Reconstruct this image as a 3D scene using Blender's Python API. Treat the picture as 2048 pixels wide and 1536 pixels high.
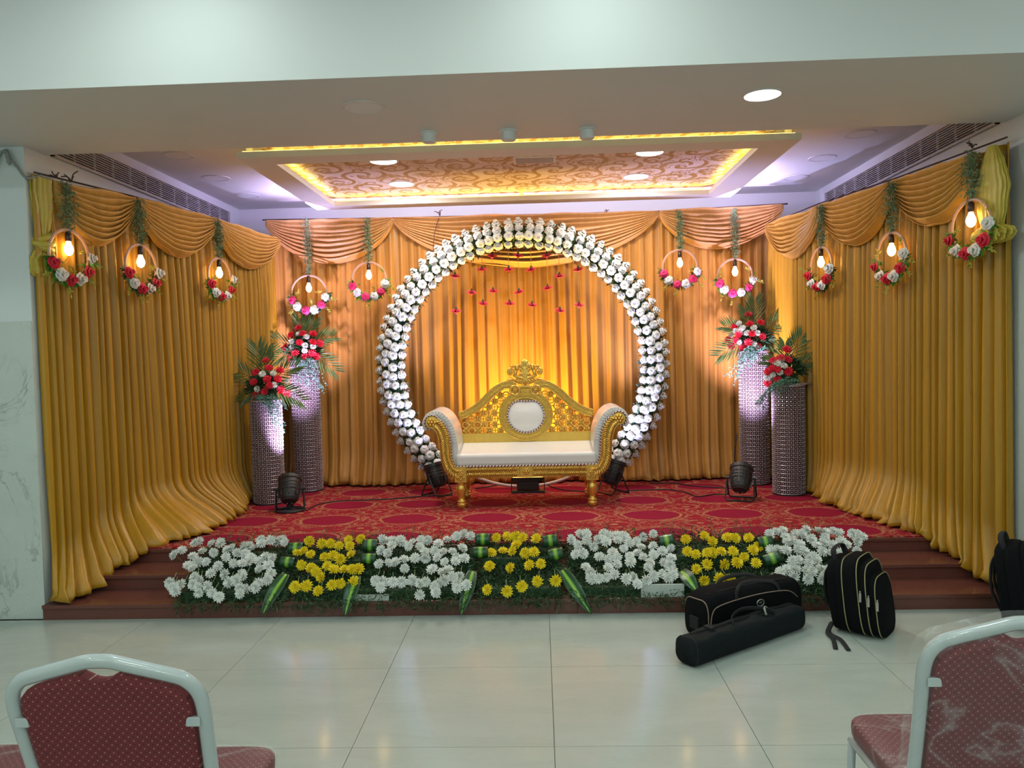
import bpy, bmesh, math, random
from mathutils import Vector, Matrix, Quaternion, noise
random.seed(7)
PI = math.pi
for _o in list(bpy.data.objects):
    bpy.data.objects.remove(_o)
SC = bpy.context.scene
COL = SC.collection

# ------------------------------------------------------------------ camera
F_PX, CX, CY, CAM_H = 1540.0, 1024.0, 768.0, 1.6
_Y = Vector((1078 - CX, 706 - CY, F_PX)).normalized()
_X = Vector((1.0, -0.0229, 0.0)); _X.z = -(_X.x * _Y.x + _X.y * _Y.y) / _Y.z; _X.normalize()
_Z = _X.cross(_Y)
if _Z.y > 0: _Z = -_Z
cam_data = bpy.data.cameras.new('camera')
cam_data.sensor_fit = 'HORIZONTAL'; cam_data.sensor_width = 36.0
cam_data.lens = F_PX / 2048.0 * 36.0
cam_data.clip_start = 0.05
cam = bpy.data.objects.new('camera', cam_data); COL.objects.link(cam)
_r = Vector((_X.x, _Y.x, _Z.x)); _d = Vector((_X.y, _Y.y, _Z.y)); _f = Vector((_X.z, _Y.z, _Z.z))
_m = Matrix(((_r.x, -_d.x, -_f.x, 0), (_r.y, -_d.y, -_f.y, 0), (_r.z, -_d.z, -_f.z, CAM_H), (0, 0, 0, 1)))
cam.matrix_world = _m
SC.camera = cam

def ray(px, py):
    c = Vector((px - CX, py - CY, F_PX))
    return Vector((c.dot(_X), c.dot(_Y), c.dot(_Z)))
def on_z(px, py, z):
    r = ray(px, py); t = (z - CAM_H) / r.z
    return Vector((r.x * t, r.y * t, z))
def on_y(px, py, y):
    r = ray(px, py); t = y / r.y
    return Vector((r.x * t, y, CAM_H + r.z * t))
def on_plane(px, py, p0, n):
    r = ray(px, py); o = Vector((0, 0, CAM_H)); t = (p0 - o).dot(n) / r.dot(n)
    return o + r * t

# ------------------------------------------------------------------ world, exposure, hall lamps
W = bpy.data.worlds.new('world'); SC.world = W; W.use_nodes = True
W.node_tree.nodes['Background'].inputs[0].default_value = (0.8, 0.9, 0.9, 1)
W.node_tree.nodes['Background'].inputs[1].default_value = 0.15
vs = SC.view_settings
vs.view_transform = 'Standard'; vs.look = 'None'; vs.exposure = 0.0; vs.gamma = 1.0
vs.use_curve_mapping = False
SC.cycles.max_bounces = 5; SC.cycles.diffuse_bounces = 3; SC.cycles.glossy_bounces = 2; SC.cycles.transmission_bounces = 2
SC.cycles.use_adaptive_sampling = True; SC.cycles.adaptive_threshold = 0.08
SC.cycles.transparent_max_bounces = 6
SC.cycles.sample_clamp_indirect = 4.0
SC.cycles.caustics_reflective = False; SC.cycles.caustics_refractive = False
SC.cycles.use_denoising = True

HALL_COL = (0.83, 1.0, 0.955)
HALL_W = 18.0
FILL_TUBE_W = 22.0
BEAM_W = 9.0
STAGE_DOWN_W = 17.0
SOFFIT_W = 10.0
BULB_EMIT = 22.0
PAR_ARCH_W = 290.0
PAR_PILLAR_W = 580.0
FLOOD_W = 420.0
COVE_Y_W = 9.0
ADDED_VIOLET_W = 36.0
def lamp(name, kind, loc, energy, color, parent=None, direction=None, size=0.2, size_y=None, spot=None, blend=0.5, radius=0.03, keep_x=False):
    d = bpy.data.lights.new(name, kind); d.energy = energy; d.color = color
    if kind == 'AREA':
        d.size = size
        if size_y: d.shape = 'RECTANGLE'; d.size_y = size_y
        else: d.shape = 'DISK'
    else:
        d.shadow_soft_size = radius
    if kind == 'SPOT':
        d.spot_size = spot; d.spot_blend = blend
    o = bpy.data.objects.new(name, d); COL.objects.link(o)
    o.location = loc
    if direction is not None:
        o.rotation_mode = 'QUATERNION'
        q = (-Vector(direction)).to_track_quat('Z', 'Y')
        if kind == 'AREA':      # keep the long side of a strip along world X (or Y)
            zz = -Vector(direction).normalized(); xx = Vector((1, 0, 0)); xx = xx - zz * xx.dot(zz)
            xx.normalize(); yy = zz.cross(xx)
            q = Matrix((xx, yy, zz)).transposed().to_quaternion()
        o.rotation_quaternion = q
    if parent is not None:
        o.parent = parent
    return o

# ------------------------------------------------------------------ materials
class NT:
    def __init__(s, name):
        s.m = bpy.data.materials.new(name); s.m.use_nodes = True
        s.t = s.m.node_tree; s.b = s.t.nodes['Principled BSDF']
        s._tc = None
    def n(s, kind, **kw):
        x = s.t.nodes.new(kind)
        for k, v in kw.items(): setattr(x, k, v)
        return x
    def link(s, a, b): s.t.links.new(a, b)
    def put(s, sock, v):
        if hasattr(v, 'node'): s.t.links.new(v, sock)
        else: sock.default_value = v
    def math(s, op, a, b=None, c=None):
        x = s.n('ShaderNodeMath', operation=op); s.put(x.inputs[0], a)
        if b is not None: s.put(x.inputs[1], b)
        if c is not None: s.put(x.inputs[2], c)
        return x.outputs[0]
    def tc(s, out='Object'):
        if s._tc is None: s._tc = s.n('ShaderNodeTexCoord')
        return s._tc.outputs[out]
    def pos(s):
        return s.n('ShaderNodeNewGeometry').outputs['Position']
    def sep(s, v):
        x = s.n('ShaderNodeSeparateXYZ'); s.link(v, x.inputs[0]); return x.outputs
    def noise(s, scale, detail=3, vec=None, rough=0.5, dist=0.0):
        x = s.n('ShaderNodeTexNoise'); x.inputs['Scale'].default_value = scale
        x.inputs['Detail'].default_value = detail; x.inputs['Roughness'].default_value = rough
        x.inputs['Distortion'].default_value = dist
        s.link(vec if vec is not None else s.tc(), x.inputs['Vector'])
        return x.outputs['Fac']
    def mix(s, fac, a, b):
        x = s.n('ShaderNodeMix', data_type='RGBA')
        s.put(x.inputs[0], fac)
        s.put(x.inputs[6], a if hasattr(a, 'node') else tuple(a) + (1,))
        s.put(x.inputs[7], b if hasattr(b, 'node') else tuple(b) + (1,))
        return x.outputs[2]
    def ramp(s, fac, lo, hi):
        x = s.n('ShaderNodeMapRange'); s.put(x.inputs[0], fac)
        x.inputs[1].default_value = lo; x.inputs[2].default_value = hi
        return x.outputs[0]
    def bump(s, h, strength=0.3, dist=0.01):
        x = s.n('ShaderNodeBump'); x.inputs['Strength'].default_value = strength
        x.inputs['Distance'].default_value = dist; s.link(h, x.inputs['Height'])
        s.link(x.outputs[0], s.b.inputs['Normal'])
    def base(s, v): s.put(s.b.inputs['Base Color'], v if hasattr(v, 'node') else tuple(v) + (1,))
    def set(s, **kw):
        for k, v in kw.items(): s.b.inputs[k.replace('_', ' ')].default_value = v
        return s

def simple(name, col, rough=0.5, metal=0.0, var=0.12, scale=20.0, bump=0.0, spec=0.5, coat=0.0, sheen=0.0):
    t = NT(name)
    nz = t.noise(scale)
    dk = tuple(c * (1 - var) for c in col); lt = tuple(min(1, c * (1 + var)) for c in col)
    t.base(t.mix(nz, dk, lt))
    t.set(Roughness=rough, Metallic=metal)
    t.b.inputs['Specular IOR Level'].default_value = spec
    if coat: t.b.inputs['Coat Weight'].default_value = coat
    if sheen:
        t.b.inputs['Sheen Weight'].default_value = sheen
    if bump: t.bump(t.noise(scale * 4), bump, 0.005)
    return t.m

def emit(name, col, strength):
    t = NT(name)
    nz = t.noise(3.0)
    c = t.mix(nz, col, tuple(min(1, x * 1.03) for x in col))
    t.base((0.8, 0.8, 0.8))
    t.link(c, t.b.inputs['Emission Color']); t.b.inputs['Emission Strength'].default_value = strength
    if 'bulb' not in name: t.m.cycles.emission_sampling = 'NONE'
    return t.m

def per_object(name, cols, rough=0.6, spec=0.3, trans=0.0):
    """colour varies a little from piece to piece"""
    t = NT(name)
    oi = t.n('ShaderNodeObjectInfo').outputs['Random']
    c = t.mix(oi, cols[0], cols[1])
    nz = t.noise(2.5)
    c2 = t.mix(nz, tuple(min(1, x) for x in cols[0]), tuple(min(1, x) for x in cols[1]))
    t.base(t.mix(0.5, c, c2)); t.set(Roughness=rough)
    t.b.inputs['Specular IOR Level'].default_value = spec
    return t.m

M = {}
M['paint'] = simple('white_paint', (0.74, 0.74, 0.73), 0.6, var=0.03, scale=2, bump=0.04)
M['paint_wall'] = simple('pale_wall_paint', (0.66, 0.70, 0.69), 0.4, var=0.03, scale=2, bump=0.04)
M['paint_beam'] = simple('glossy_white_paint', (0.66, 0.665, 0.65), 0.55, var=0.03, scale=1.5, bump=0.02)
M['joint'] = simple('tile_joint', (0.13, 0.14, 0.13), 0.8)
M['granite'] = simple('red_brown_granite', (0.135, 0.045, 0.032), 0.22, var=0.3, scale=160)
M['black_metal'] = simple('black_metal', (0.012, 0.012, 0.014), 0.4, var=0.2)
M['black_plastic'] = simple('black_plastic', (0.02, 0.02, 0.022), 0.45, var=0.2)
M['black_fabric'] = simple('black_fabric', (0.0042, 0.0045, 0.0055), 0.9, var=0.3, scale=120, bump=0.25, spec=0.12)
M['slate_fabric'] = simple('dark_slate_fabric', (0.0065, 0.0100, 0.0108), 0.8, var=0.3, scale=60, bump=0.25, spec=0.18)
M['strap'] = simple('black_webbing', (0.006, 0.0068, 0.008), 0.85, var=0.25, scale=300, bump=0.3)
M['piping_tan'] = simple('tan_piping', (0.24, 0.17, 0.13), 0.6)
M['piping_olive'] = simple('olive_piping', (0.30, 0.27, 0.12), 0.6)
M['zip_metal'] = simple('pale_metal', (0.55, 0.55, 0.5), 0.35, 0.8)
M['gold'] = simple('gold_paint', (0.80, 0.50, 0.10), 0.34, 0.75, var=0.12, scale=30, bump=0.08)
M['leather'] = simple('white_leather', (0.78, 0.77, 0.75), 0.22, var=0.03, scale=8, bump=0.05, coat=0.3)
M['foam'] = simple('white_foam_board', (0.46, 0.50, 0.46), 0.7, var=0.06)
M['green_dark'] = simple('dark_foliage', (0.018, 0.055, 0.018), 0.6, var=0.5, scale=14)
M['green_fern'] = simple('fern_green', (0.055, 0.12, 0.035), 0.6, var=0.4, scale=14)
M['green_soft'] = simple('grey_green_fern', (0.16, 0.235, 0.12), 0.65, var=0.35, scale=14)
M['green_blue'] = simple('blue_green_fern', (0.10, 0.24, 0.17), 0.55, var=0.35, scale=14)
M['green_bright'] = simple('bright_leaf_green', (0.10, 0.30, 0.035), 0.5, var=0.35, scale=14)
M['yellow_sprig'] = simple('yellow_green_sprig', (0.45, 0.42, 0.06), 0.55, var=0.3, scale=14)
M['palm'] = simple('palm_green', (0.07, 0.125, 0.03), 0.4, var=0.4, scale=9)
M['rose_white'] = per_object('white_rose_petal', [(0.72, 0.74, 0.76), (0.84, 0.84, 0.84)], 0.55)
M['mum_white'] = per_object('white_mum_petal', [(0.74, 0.76, 0.70), (0.86, 0.88, 0.84)], 0.6)
M['mum_yellow'] = per_object('yellow_mum_petal', [(0.80, 0.60, 0.01), (0.92, 0.74, 0.03)], 0.6)
M['red'] = per_object('red_carnation_petal', [(0.55, 0.012, 0.03), (0.72, 0.02, 0.05)], 0.5)
M['pink'] = per_object('pink_rose_petal', [(0.70, 0.025, 0.12), (0.78, 0.05, 0.20)], 0.5)
M['coral'] = per_object('coral_pink_petal', [(0.80, 0.05, 0.10), (0.85, 0.09, 0.14)], 0.5)
M['cream'] = per_object('cream_rose_petal', [(0.74, 0.68, 0.62), (0.84, 0.78, 0.74)], 0.55)
M['hoop'] = simple('copper_pink_hoop', (0.55, 0.32, 0.24), 0.4, var=0.1)
M['socket'] = simple('dark_bronze_socket', (0.06, 0.04, 0.035), 0.35, 0.6)
M['bulb'] = emit('warm_bulb_glow', (1.0, 0.56, 0.16), BULB_EMIT)
M['led_disc'] = emit('white_lamp_glow', (0.93, 1.0, 0.97), 9.0)
M['lens'] = emit('cool_lens_glow', (0.75, 0.8, 1.0), 6.0)
M['flood_lens'] = emit('amber_lens_glow', (1.0, 0.62, 0.12), 5.0)
M['led_yellow'] = emit('yellow_led_glow', (1.0, 0.72, 0.16), 4.0)
M['added_violet'] = emit('added_lilac_glow', (0.72, 0.66, 1.0), 4.0)
M['steel_lattice'] = simple('silver_lattice', (0.40, 0.35, 0.38), 0.35, 0.4, var=0.2, scale=40)
M['crystal'] = simple('crystal_bead', (0.42, 0.37, 0.40), 0.12, 0.0, var=0.1, spec=0.9)
M['lattice_core'] = simple('mauve_pillar_core', (0.075, 0.03, 0.038), 0.5, var=0.3, scale=30)
M['chair_frame'] = simple('pale_grey_powder_coat', (0.42, 0.455, 0.445), 0.25, var=0.04, coat=0.4)
M['bead_gold'] = simple('gold_bead_string', (0.62, 0.38, 0.10), 0.4, 0.5)
M['rope'] = simple('grey_rope', (0.30, 0.31, 0.28), 0.9, var=0.3, scale=150, bump=0.4)
M['twig_rope'] = simple('brown_cord', (0.09, 0.045, 0.04), 0.9, var=0.3, scale=150)
M['cable'] = simple('black_cable', (0.012, 0.011, 0.012), 0.5)
M['cable_white'] = simple('pale_cable', (0.55, 0.5, 0.45), 0.5)
M['grille_shade'] = simple('duct_shade', (0.012, 0.011, 0.012), 0.9)
M['grille'] = simple('white_grille_metal', (0.62, 0.60, 0.58), 0.4)
M['stalk'] = simple('pale_green_stalk', (0.22, 0.30, 0.14), 0.6)

def m_tile():
    t = NT('polished_porcelain_tile')
    oi = t.n('ShaderNodeObjectInfo').outputs['Random']
    mp = t.n('ShaderNodeMapping'); t.link(t.tc(), mp.inputs[0])
    cb = t.n('ShaderNodeCombineXYZ'); t.link(t.math('MULTIPLY', oi, 37.0), cb.inputs[0]); t.link(t.math('MULTIPLY', oi, 11.0), cb.inputs[1])
    t.link(cb.outputs[0], mp.inputs['Location'])
    mp.inputs['Scale'].default_value = (0.8, 2.6, 1)
    a = t.noise(2.2, 5, mp.outputs[0], 0.6, 0.8)
    c = t.mix(t.ramp(a, 0.3, 0.7), (0.37, 0.42, 0.375), (0.42, 0.465, 0.425))
    v = t.noise(3.4, 6, mp.outputs[0], 0.65, 1.6)
    band = t.math('LESS_THAN', t.math('ABSOLUTE', t.math('SUBTRACT', v, 0.5)), 0.012)
    c = t.mix(t.math('MULTIPLY', band, 0.14), c, (0.30, 0.32, 0.30))
    t.base(t.mix(t.math('MULTIPLY', oi, 0.15), c, (0.44, 0.45, 0.40)))
    t.set(Roughness=0.12); t.b.inputs['Specular IOR Level'].default_value = 0.32
    return t.m
M['tile'] = m_tile()

def m_marble():
    t = NT('veined_white_marble')
    a = t.noise(1.3, 6, None, 0.6, 1.2)
    v = t.math('ABSOLUTE', t.math('SUBTRACT', a, 0.5))
    vein = t.math('SUBTRACT', 1.0, t.ramp(v, 0.0, 0.012))
    p = t.noise(2.4, 3); msk = t.ramp(p, 0.42, 0.62)
    c = t.mix(t.noise(5, 4), (0.50, 0.54, 0.49), (0.60, 0.63, 0.58))
    c = t.mix(t.math('MULTIPLY', vein, t.math('MULTIPLY', msk, 0.75)), c, (0.20, 0.22, 0.19))
    b = t.noise(6, 4, None, 0.6, 2.5)
    v2 = t.math('SUBTRACT', 1.0, t.ramp(t.math('ABSOLUTE', t.math('SUBTRACT', b, 0.52)), 0.0, 0.018))
    c = t.mix(t.math('MULTIPLY', v2, t.math('MULTIPLY', msk, 0.35)), c, (0.28, 0.30, 0.26))
    t.base(c); t.set(Roughness=0.15)
    return t.m
M['marble'] = m_marble()

def m_satin(name, col, rough=0.42):
    t = NT(name)
    p = t.sep(t.tc())
    mp = t.n('ShaderNodeMapping'); t.link(t.tc(), mp.inputs[0]); mp.inputs['Scale'].default_value = (30, 30, 2.0)
    nz = t.noise(1.0, 4, mp.outputs[0])
    t.base(t.mix(nz, tuple(c * 0.82 for c in col), tuple(min(1, c * 1.15) for c in col)))
    t.set(Roughness=rough)
    t.b.inputs['Sheen Weight'].default_value = 0.15
    t.b.inputs['Sheen Roughness'].default_value = 0.35
    t.b.inputs['Sheen Tint'].default_value = (1.0, 0.75, 0.4, 1)
    mp2 = t.n('ShaderNodeMapping'); t.link(t.tc(), mp2.inputs[0]); mp2.inputs['Scale'].default_value = (700, 700, 500)
    t.bump(t.noise(1.0, 2, mp2.outputs[0]), 0.05, 0.001)
    return t.m
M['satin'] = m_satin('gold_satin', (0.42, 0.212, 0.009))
M['satin_top_lit'] = m_satin('top_lit_gold_satin', (0.60, 0.325, 0.065))  # same gold satin, brighter: light from above is put into the colour
M['satin_pink_lit'] = m_satin('pink_lit_gold_satin', (0.46, 0.215, 0.045))  # gold satin with the pink stage light mixed into its colour
M['swag_pink_lit'] = m_satin('pink_lit_swag_satin', (0.60, 0.31, 0.115))  # swag satin, light from above and pink light both in the colour
M['satin_lime'] = m_satin('lime_gold_satin', (0.52, 0.40, 0.055))

def m_carpet():
    t = NT('red_patterned_carpet')
    p = t.sep(t.pos())
    nz = t.noise(9.0, 3, t.pos())
    nz2 = t.noise(7.0, 3, t.pos())
    wob = t.math('MULTIPLY', t.math('SUBTRACT', nz, 0.5), 0.06)
    wob2 = t.math('MULTIPLY', t.math('SUBTRACT', nz2, 0.5), 0.06)
    def cell(v, per, off):
        q = t.math('DIVIDE', t.math('ADD', v, off), per)
        return t.math('MULTIPLY', t.math('SUBTRACT', t.math('FRACT', q), 0.5), per)
    x = t.math('ADD', cell(p[0], 0.65, 0.325 - 0.22 + 6.5), wob)
    y = t.math('ADD', cell(p[1], 0.62, 0.31 - 6.14 + 6.2 * 2), wob2)
    d = t.math('SQRT', t.math('ADD', t.math('POWER', t.math('DIVIDE', x, 0.205), 2.0), t.math('POWER', t.math('DIVIDE', y, 0.165), 2.0)))
    x2 = t.math('ADD', cell(p[0], 0.65, -0.22 + 6.5), wob2)
    y2 = t.math('ADD', cell(p[1], 0.62, -6.14 + 6.2 * 2), wob)
    e = t.math('SQRT', t.math('ADD', t.math('POWER', t.math('DIVIDE', x2, 0.15), 2.0), t.math('POWER', t.math('DIVIDE', y2, 0.13), 2.0)))
    def band(v, c, w):
        return t.math('LESS_THAN', t.math('ABSOLUTE', t.math('SUBTRACT', v, c)), w)
    fine = t.noise(38.0, 4, t.pos(), 0.65, 1.5)
    frag = t.math('GREATER_THAN', fine, 0.52)
    fil = t.math('LESS_THAN', t.math('ABSOLUTE', t.math('SUBTRACT', t.noise(9.0, 3, t.pos(), 0.55, 1.0), 0.5)), 0.022)
    out = t.math('MULTIPLY', t.math('GREATER_THAN', d, 1.05), t.math('GREATER_THAN', e, 0.55))
    a = t.math('MAXIMUM', band(d, 1.14, 0.05), t.math('MULTIPLY', band(d, 1.38, 0.06), frag))
    a = t.math('MAXIMUM', a, t.math('MULTIPLY', band(e, 0.75, 0.1), frag))
    a = t.math('MAXIMUM', a, t.math('MULTIPLY', fil, out))
    a = t.math('MAXIMUM', a, band(e, 0.12, 0.1))
    a = t.math('MULTIPLY', a, t.math('GREATER_THAN', fine, 0.42))
    red = t.mix(t.noise(60, 3, t.pos()), (0.22, 0.010, 0.020), (0.30, 0.016, 0.026))
    inner = t.mix(t.noise(60, 3, t.pos()), (0.20, 0.007, 0.026), (0.27, 0.012, 0.035))
    c = t.mix(t.math('LESS_THAN', d, 1.02), red, inner)
    t.base(t.mix(t.math('MULTIPLY', a, 0.8), c, (0.38, 0.20, 0.10)))
    t.set(Roughness=0.95); t.b.inputs['Specular IOR Level'].default_value = 0.1
    t.bump(t.noise(400, 2, t.pos()), 0.4, 0.004)
    return t.m
M['carpet'] = m_carpet()

def m_scroll():
    t = NT('scroll_pattern_wallpaper')
    p = t.sep(t.pos())
    wn = t.noise(3.0, 2, t.pos())
    wob = t.math('MULTIPLY', t.math('SUBTRACT', wn, 0.5), 0.12)
    def spiral(per_x, per_y, ox, oy, R, arms, twist, w):
        def cell(v, per, off):
            return t.math('MULTIPLY', t.math('SUBTRACT', t.math('FRACT', t.math('DIVIDE', t.math('ADD', v, off + per * 20), per)), 0.5), per)
        x = t.math('ADD', cell(p[0], per_x, ox), t.math('MULTIPLY', wob, 0.5)); y = t.math('ADD', cell(p[1], per_y, oy), t.math('MULTIPLY', wob, 0.5))
        r = t.math('SQRT', t.math('ADD', t.math('MULTIPLY', x, x), t.math('MULTIPLY', y, y)))
        th = t.math('ARCTAN2', y, x)
        s = t.math('SINE', t.math('ADD', t.math('MULTIPLY', th, float(arms)), t.math('MULTIPLY', r, twist)))
        on = t.math('GREATER_THAN', s, w)
        m = t.math('MULTIPLY', t.math('LESS_THAN', r, R), t.math('GREATER_THAN', r, R * 0.16))
        return t.math('MULTIPLY', on, m)
    a = spiral(0.54, 0.46, 0.10, 0.1, 0.205, 2, 44.0, 0.55)
    b = spiral(0.54, 0.46, 0.10 + 0.27, 0.1 + 0.23, 0.18, 1, 60.0, 0.5)
    c = spiral(0.27, 0.23, 0.10 + 0.135, 0.1 + 0.05, 0.07, 1, 85.0, 0.45)
    tw = t.noise(9.0, 2, t.pos(), 0.5, 2.2)
    curl = t.math('LESS_THAN', t.math('ABSOLUTE', t.math('SUBTRACT', tw, 0.5)), 0.035)
    curl = t.math('MULTIPLY', curl, t.math('GREATER_THAN', t.noise(5.0, 2, t.pos()), 0.5))
    k = t.math('MAXIMUM', t.math('MAXIMUM', a, b), t.math('MAXIMUM', c, curl))
    t.base(t.mix(k, (0.66, 0.52, 0.46), (0.36, 0.19, 0.05)))
    t.set(Roughness=0.5)
    return t.m
M['scroll'] = m_scroll()

def m_dots(name, gloss=0.75):
    t = NT(name)
    p = t.sep(t.tc('UV'))
    def dots(ox, oy, per, r):
        fx = t.math('SUBTRACT', t.math('FRACT', t.math('ADD', t.math('DIVIDE', p[0], per), ox)), 0.5)
        fy = t.math('SUBTRACT', t.math('FRACT', t.math('ADD', t.math('DIVIDE', p[1], per), oy)), 0.5)
        d = t.math('SQRT', t.math('ADD', t.math('MULTIPLY', fx, fx), t.math('MULTIPLY', fy, fy)))
        return t.math('LESS_THAN', d, r)
    a = t.math('MAXIMUM', dots(0, 0, 0.021, 0.075), dots(0.5, 0.5, 0.021, 0.075))
    k = t.math('MAXIMUM', dots(0.5, 0, 0.021, 0.09), dots(0, 0.5, 0.021, 0.09))
    c = t.mix(t.noise(40, 3), (0.125, 0.014, 0.018), (0.165, 0.02, 0.024))
    c = t.mix(k, c, (0.05, 0.006, 0.01))
    t.base(t.mix(t.math('MULTIPLY', a, 0.8), c, (0.50, 0.28, 0.22)))
    t.set(Roughness=gloss)
    t.bump(t.noise(500, 2), 0.15, 0.002)
    return t.m
M['dots'] = m_dots('maroon_dotted_fabric', 0.8)
M['dots_seat'] = m_dots('red_dotted_fabric', 0.6)

def m_leaf():
    t = NT('striped_dracaena_leaf')
    u = t.sep(t.tc('UV'))[0]
    d = t.math('ABSOLUTE', t.math('SUBTRACT', u, 0.5))
    nz = t.noise(30, 3)
    g = t.mix(nz, (0.012, 0.045, 0.018), (0.022, 0.085, 0.03))
    c = t.mix(t.math('LESS_THAN', d, 0.15), g, (0.11, 0.30, 0.03))
    c = t.mix(t.math('LESS_THAN', d, 0.055), c, (0.26, 0.46, 0.05))
    t.base(c); t.set(Roughness=0.3)
    return t.m
M['dracaena'] = m_leaf()

def m_twist():
    t = NT('maroon_white_twisted_cord')
    u = t.sep(t.tc('UV'))
    s = t.math('FRACT', t.math('ADD', t.math('MULTIPLY', u[0], 1.0), u[1]))
    t.base(t.mix(t.math('LESS_THAN', s, 0.5), (0.75, 0.66, 0.62), (0.13, 0.02, 0.03)))
    t.set(Roughness=0.45)
    return t.m
M['twist'] = m_twist()

def m_film():
    t = NT('clear_plastic_film')
    nz = t.noise(3.5, 3, None, 0.5, 0.6)
    t.base((0.92, 0.95, 0.94)); t.set(Roughness=0.12, Alpha=0.10)
    t.put(t.b.inputs['Alpha'], t.math('ADD', 0.05, t.math('MULTIPLY', t.math('POWER', t.math('SUBTRACT', 1.0, t.math('ABSOLUTE', t.math('MULTIPLY', t.math('SUBTRACT', nz, 0.5), 5.0))), 20.0), 0.14)))
    t.bump(t.noise(16, 4, None, 0.6, 1.0), 0.9, 0.02)
    return t.m
M['film'] = m_film()

# ------------------------------------------------------------------ mesh helpers
class MB:
    def __init__(s): s.v = []; s.f = []; s.uv = {}
    def add(s, vs_, fs, uvs=None):
        o = len(s.v); k = len(s.f)
        s.v.extend([Vector(p) for p in vs_]); s.f.extend([tuple(i + o for i in f) for f in fs])
        if uvs:
            for i, f in enumerate(fs): s.uv[k + i] = [uvs[j] for j in f]
        return s
    def box(s, x0, x1, y0, y1, z0, z1, M_=None):
        c = [Vector((x, y, z)) for z in (z0, z1) for y in (y0, y1) for x in (x0, x1)]
        if M_ is not None: c = [M_ @ p for p in c]
        return s.add(c, [(0, 2, 3, 1), (4, 5, 7, 6), (0, 1, 5, 4), (2, 6, 7, 3), (0, 4, 6, 2), (1, 3, 7, 5)])
    def tube(s, pts, r, n=8, closed=False, cap=True, flat=1.0, up=None, uvlen=None):
        pts = [Vector(p) for p in pts]; m = len(pts)
        rs = r if isinstance(r, (list, tuple)) else [r] * m
        T = []
        for i in range(m):
            a = pts[(i - 1) % m] if (closed or i > 0) else pts[i]
            b = pts[(i + 1) % m] if (closed or i < m - 1) else pts[i]
            d = (b - a); T.append(d.normalized() if d.length > 1e-9 else Vector((0, 0, 1)))
        nrm = Vector(up) if up is not None else (Vector((0, 0, 1)) if abs(T[0].z) < 0.9 else Vector((1, 0, 0)))
        vs_, fs, uvs = [], [], []
        L = 0.0
        for i in range(m):
            if up is not None: nrm = Vector(up)
            nrm = nrm - T[i] * nrm.dot(T[i])
            nrm = nrm.normalized() if nrm.length > 1e-6 else T[i].orthogonal().normalized()
            bn = T[i].cross(nrm)
            if i: L += (pts[i] - pts[i - 1]).length
            for k in range(n):
                a = 2 * PI * k / n
                vs_.append(pts[i] + nrm * math.cos(a) * rs[i] + bn * math.sin(a) * rs[i] * flat)
                uvs.append((L / (uvlen or 1.0), k / n))
        for i in range(m if closed else m - 1):
            j = (i + 1) % m
            for k in range(n):
                l = (k + 1) % n
                fs.append((i * n + k, i * n + l, j * n + l, j * n + k))
        if cap and not closed:
            fs.append(tuple(range(n - 1, -1, -1))); fs.append(tuple((m - 1) * n + k for k in range(n)))
        return s.add(vs_, fs, uvs)
    def lathe(s, prof, n=16, M_=None, cap=True):
        vs_, fs = [], []
        for (r, z) in prof:
            for k in range(n):
                a = 2 * PI * k / n
                vs_.append(Vector((r * math.cos(a), r * math.sin(a), z)))
        for i in range(len(prof) - 1):
            for k in range(n):
                l = (k + 1) % n
                fs.append((i * n + k, i * n + l, (i + 1) * n + l, (i + 1) * n + k))
        if cap:
            fs.append(tuple(range(n - 1, -1, -1))); fs.append(tuple((len(prof) - 1) * n + k for k in range(n)))
        if M_ is not None: vs_ = [M_ @ p for p in vs_]
        return s.add(vs_, fs)
    def prism(s, poly, y0, y1, M_=None, uvxz=False):
        """polygon in XZ (counter-clockwise seen from -Y) extruded along Y"""
        n = len(poly)
        vs_ = [Vector((x, y0, z)) for x, z in poly] + [Vector((x, y1, z)) for x, z in poly]
        uvs = [(x, z) for x, z in poly] * 2 if uvxz else None
        fs = [tuple(range(n)), tuple(range(2 * n - 1, n - 1, -1))]
        for i in range(n):
            j = (i + 1) % n
            fs.append((i, n + i, n + j, j))
        if M_ is not None: vs_ = [M_ @ p for p in vs_]
        return s.add(vs_, fs, uvs)
    def grid(s, fn, nu, nv, closeu=False, uv=False):
        cu = nu if closeu else nu + 1
        vs_ = [Vector(fn(i / nu, j / nv)) for j in range(nv + 1) for i in range(cu)]
        fs = []
        for j in range(nv):
            for i in range(nu):
                k = (i + 1) % cu
                fs.append((j * cu + i, j * cu + k, (j + 1) * cu + k, (j + 1) * cu + i))
        uvs = [(i / nu, j / nv) for j in range(nv + 1) for i in range(cu)] if uv else None
        return s.add(vs_, fs, uvs)
    def ball(s, c, r, n=8, m=6, sc=(1, 1, 1)):
        c = Vector(c); prof = []
        vs_ = [c + Vector((0, 0, -r * sc[2]))]
        for j in range(1, m):
            b = -PI / 2 + PI * j / m
            for k in range(n):
                a = 2 * PI * k / n
                vs_.append(c + Vector((r * sc[0] * math.cos(b) * math.cos(a), r * sc[1] * math.cos(b) * math.sin(a), r * sc[2] * math.sin(b))))
        vs_.append(c + Vector((0, 0, r * sc[2])))
        fs = []
        for k in range(n): fs.append((0, 1 + (k + 1) % n, 1 + k))
        for j in range(m - 2):
            for k in range(n):
                l = (k + 1) % n
                fs.append((1 + j * n + k, 1 + j * n + l, 1 + (j + 1) * n + l, 1 + (j + 1) * n + k))
        t = len(vs_) - 1; o = 1 + (m - 2) * n
        for k in range(n): fs.append((t, o + k, o + (k + 1) % n))
        return s.add(vs_, fs)
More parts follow.
